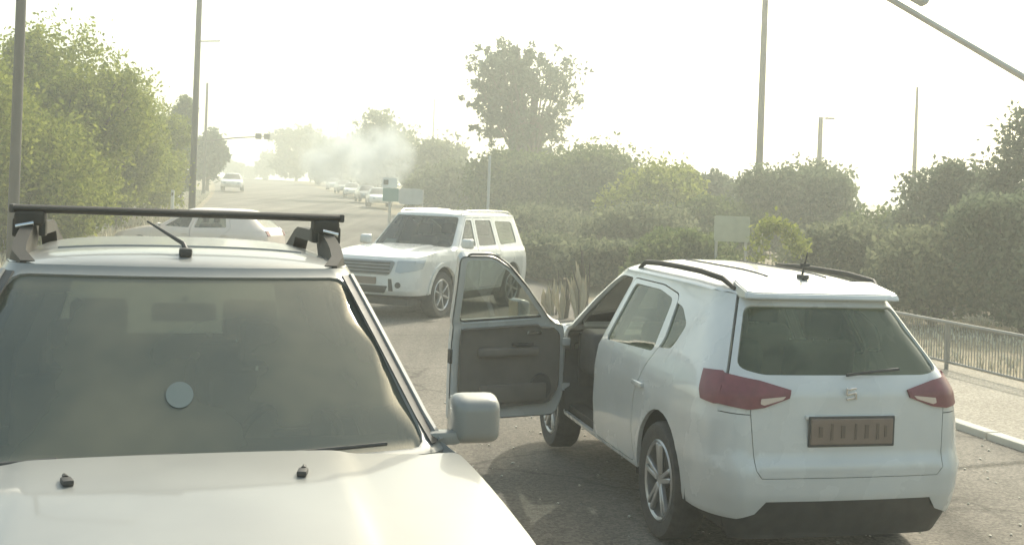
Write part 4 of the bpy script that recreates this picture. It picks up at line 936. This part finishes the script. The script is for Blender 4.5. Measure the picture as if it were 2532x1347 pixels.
tree_px('roadside_tree', 'brownish spreading tree with gaps beyond the big white four-wheel-drive', 980, 1180, 345, 78, .2, 7000, .32, 'leafb', k=10)
tree_px('big_tree', 'tallest round-headed tree with sky gaps, above the roadside bushes', 1150, 1470, 112, 58, 3.6, 6000, .27, 'leafs', k=18, clump=.085)
G3 = 'bushes along the road verge'
for i, (x0, x1, yt, Y, mm_, lb, nn) in enumerate([
    (1000, 1230, 405, 62, 'leafb', 'brownish bush mass behind the white four-wheel-drive roof', 6000),
    (1130, 1420, 375, 52, 'leafg', 'olive bush at the foot of the tallest tree', 8000),
    (1330, 1620, 350, 47, 'leafg', 'wide olive bush right beside the tallest tree', 9000),
    (1500, 1760, 405, 42, 'leafy', 'sunlit yellow-green bush beyond the open-door SUV', 8000),
    (1700, 1850, 425, 44, 'leafs', 'thin grey-green bush with gaps against the sky', 2600),
    (1660, 1900, 490, 36, 'leafg', 'low olive bush behind the pale board', 6000),
    (1840, 2120, 412, 37, 'leafd', 'dense dark round-topped tree behind the open-door SUV', 12000),
    (2060, 2330, 520, 31, 'leafg', 'low flat-topped bush between the dark round tree and the feathery bushes', 8000),
    (2190, 2470, 400, 28, 'leafs', 'feathery grey-green bush with twiggy top beyond the railing', 7500),
    (2420, 2640, 262, 25, 'leafs', 'upright feathery tree with spiky shoots beyond the railing', 6000),
    (1180, 1500, 520, 38, 'leafb', 'low brownish scrub behind the pale reeds', 7000),
    (1420, 1760, 510, 33, 'leafb', 'low brownish scrub above the open-door SUV roof', 7000),
    (1900, 2260, 560, 25, 'leafb', 'low brownish scrub behind the SUV roof rails', 7000),
    (1240, 1460, 585, 29, 'leafb', 'low dusty scrub close behind the pale reeds', 6000),
    (1400, 1640, 600, 27, 'leafb', 'knee-high dusty scrub beside the low scrub behind the reeds', 6000),
    (1560, 1860, 575, 25, 'leafg', 'low olive scrub in front of the pale board', 6000),
    (2150, 2480, 560, 22, 'leafb', 'dark low scrub right behind the railing', 8000),
    (2360, 2720, 480, 21, 'leafd', 'dark scrubby bush at the railing end', 8000)]):
    tree_px('bush', lb, x0, x1, yt, Y, .0, int(nn*2.3), .075+.0027*Y, mm_, G3, 'bush', k=9)
# yellowish arching shoot by the pale board
bm = bmesh.new(); pA = [at(x, y, 23) for x, y in ((1872, 640), (1885, 575), (1910, 553), (1945, 568), (1970, 600), (1982, 640))]; o0 = Vector((pA[0].x, pA[0].y, gz(pA[0].x, pA[0].y)))
ys = empty('arching_shoot', o0); tag(ys, 'yellowish arching leafy shoot beside the pale board', 'plant')
add_tube(bm, [(0, 0, -.1)]+[p-o0 for p in pA], [.03, .03, .025, .02, .015, .012, .008], 6); from_bm('stem', bm, M['reed'], ys)
C = np.concatenate([np.array(p-o0)+rng.normal(size=(90, 3))*np.array([.12, .12, .1]) for p in [pA[i].lerp(pA[i+1], f) for i in range(5) for f in (0, .5)]])
link('foliage', leaf_mesh('foliage', C, .12), M['leafy'], ys)
# pale dry reed plumes on the verge beside the big vehicle
def reed(x, ybase, ytop, Y, n, label, sp=.12):
    p = at(x, ybase, Y); z0 = gz(p.x, p.y); h = max(.5, at(x, ytop, Y).z-z0); t = empty('dry_reeds', (p.x, p.y, z0)); tag(t, label, 'reeds', 'pale reed tufts by the verge')
    for i in range(n):
        l = h*(1 if i == 0 else random.uniform(.6, .95)); dx = random.gauss(0, sp)*(i > 0); dy = random.gauss(0, sp)*(i > 0); w = random.uniform(.035, .06); k = random.uniform(-.12, .12)
        tube('plume', [(dx*.4, dy*.4, -.05), (dx*.6, dy*.6, l*.2), (dx, dy, l*.45), (dx*1.1+k*.3, dy, l*.7), (dx*1.2+k*.7, dy, l*.88), (dx*1.3+k, dy, l)], [.012, w*.6, w, w*.8, w*.35, .004], M['plume'], t, 7)
        tube('twig', [(dx*.5+.06, dy*.4+.05, -.05), (dx+.09, dy+.05, l*.7), (dx*1.2+.07+k, dy+.05, l*1.25)], [.022, .018, .008], M['bark'], t, 6)
reed(1432, 790, 645, 19.5, 9, 'tallest pale dry reed tuft beside the open-door SUV')
reed(1392, 790, 695, 19.8, 5, 'short pale dry reed tuft next to the tallest one', .07)
reed(1366, 790, 690, 20.4, 5, 'narrow pale dry reed tuft nearest the white four-wheel-drive', .07)
# dry grass on the verges
def grass(name, tl, n, label, h=.3, smin=6, smax=90):
    V = []; F = []
    for i in range(n):
        s = smin+(smax-smin)*random.random()**1.5; t = random.uniform(*tl); x, y = xy(s, t+shift(s)); z = gs(s)+gdz(s, t)-.02; hh = h*random.uniform(.4, 1.3); a = random.uniform(0, 6.28); w = .012+.0004*s
        for k in range(3):
            a2 = a+k*2.1; lx, ly = math.cos(a2)*hh*.4, math.sin(a2)*hh*.4; b = len(V)
            V += [(x-w*math.sin(a2), y+w*math.cos(a2), z), (x+w*math.sin(a2), y-w*math.cos(a2), z), (x+lx, y+ly, z+hh)]; F.append((b, b+1, b+2))
    me = bpy.data.meshes.new(name); me.from_pydata(V, [], F); o = link(name, me, M['reed']); tag(o, label, 'grass', kind='stuff')
grass('dry_grass', (-12, -4.3), 9000, 'dry straw coloured grass on the verge below the hedge')
grass('verge_grass', (9.2, 16), 7000, 'dry grass on the bank behind the railing', .14, 6, 70)
# loose stones on the tarmac
bm = bmesh.new()
for i in range(420):
    x, y = random.uniform(-1.2, 5.4), random.uniform(5.2, 13); r = random.uniform(.004, .014)
    bmesh.ops.create_icosphere(bm, subdivisions=1, radius=r, matrix=Matrix.Translation((x, y, r*.6)) @ Matrix.Diagonal((1, random.uniform(.7, 1.4), .7, 1)))
g = from_bm('gravel', bm, M['kerb'], None); tag(g, 'loose pale grit scattered on the road', 'gravel', kind='stuff')

# ------------------------------------------------------------------ smoke and haze
def vol_mat(name, colr, dens, aniso, noise=None):
    m = bpy.data.materials.new(name); m.use_nodes = True; nt = m.node_tree; nt.nodes.clear()
    out = nt.nodes.new('ShaderNodeOutputMaterial'); v = nt.nodes.new('ShaderNodeVolumePrincipled'); v.inputs['Color'].default_value = (*colr, 1)
    v.inputs['Density'].default_value = dens; v.inputs['Anisotropy'].default_value = aniso
    if noise:
        tc = nt.nodes.new('ShaderNodeTexCoord'); n = nt.nodes.new('ShaderNodeTexNoise'); n.inputs['Scale'].default_value = noise; n.inputs['Detail'].default_value = 5
        nt.links.new(tc.outputs['Object'], n.inputs['Vector'])
        r = nt.nodes.new('ShaderNodeMapRange'); r.inputs[1].default_value = .42; r.inputs[2].default_value = .68; r.inputs[3].default_value = 0; r.inputs[4].default_value = dens
        nt.links.new(n.outputs['Fac'], r.inputs[0])
        ln = nt.nodes.new('ShaderNodeVectorMath'); ln.operation = 'LENGTH'; nt.links.new(tc.outputs['Object'], ln.inputs[0])
        f2 = nt.nodes.new('ShaderNodeMapRange'); f2.inputs[1].default_value = .55; f2.inputs[2].default_value = 1.0; f2.inputs[3].default_value = 1; f2.inputs[4].default_value = 0
        nt.links.new(ln.outputs['Value'], f2.inputs[0])
        mu = nt.nodes.new('ShaderNodeMath'); mu.operation = 'MULTIPLY'; nt.links.new(r.outputs[0], mu.inputs[0]); nt.links.new(f2.outputs[0], mu.inputs[1])
        nt.links.new(mu.outputs[0], v.inputs['Density'])
    nt.links.new(v.outputs[0], out.inputs['Volume'])
    return m
def smoke(x, y, Y, rx, ry, rz, label, dens):
    p = at(x, y, Y); bm = bmesh.new(); bmesh.ops.create_icosphere(bm, subdivisions=3, radius=1)
    o = from_bm('smoke', bm, vol_mat('smoke_volume', (.96, 1., 1.), dens, 0., 1.5)); o.location = p; o.scale = (rx, ry, rz)
    tag(o, label, 'smoke', kind='stuff')
smoke(940, 385, 62, 2.2, 1.8, 2.2, 'pale drifting smoke puff in front of the ragged dark tree', 1.5)
smoke(840, 388, 80, 3.4, 1.8, 2.6, 'thin pale smoke drifting along the far roadside', 1.6)
bm = bmesh.new(); add_box(bm, (0, 235, 7.6), (640, 640, 17.6)); hz = from_bm('haze', bm, vol_mat('haze_volume', (.97, 1, .93), HAZE_DENSITY, .4), None, False)
tag(hz, 'warm dusty haze hanging over the whole road', 'haze', kind='stuff')
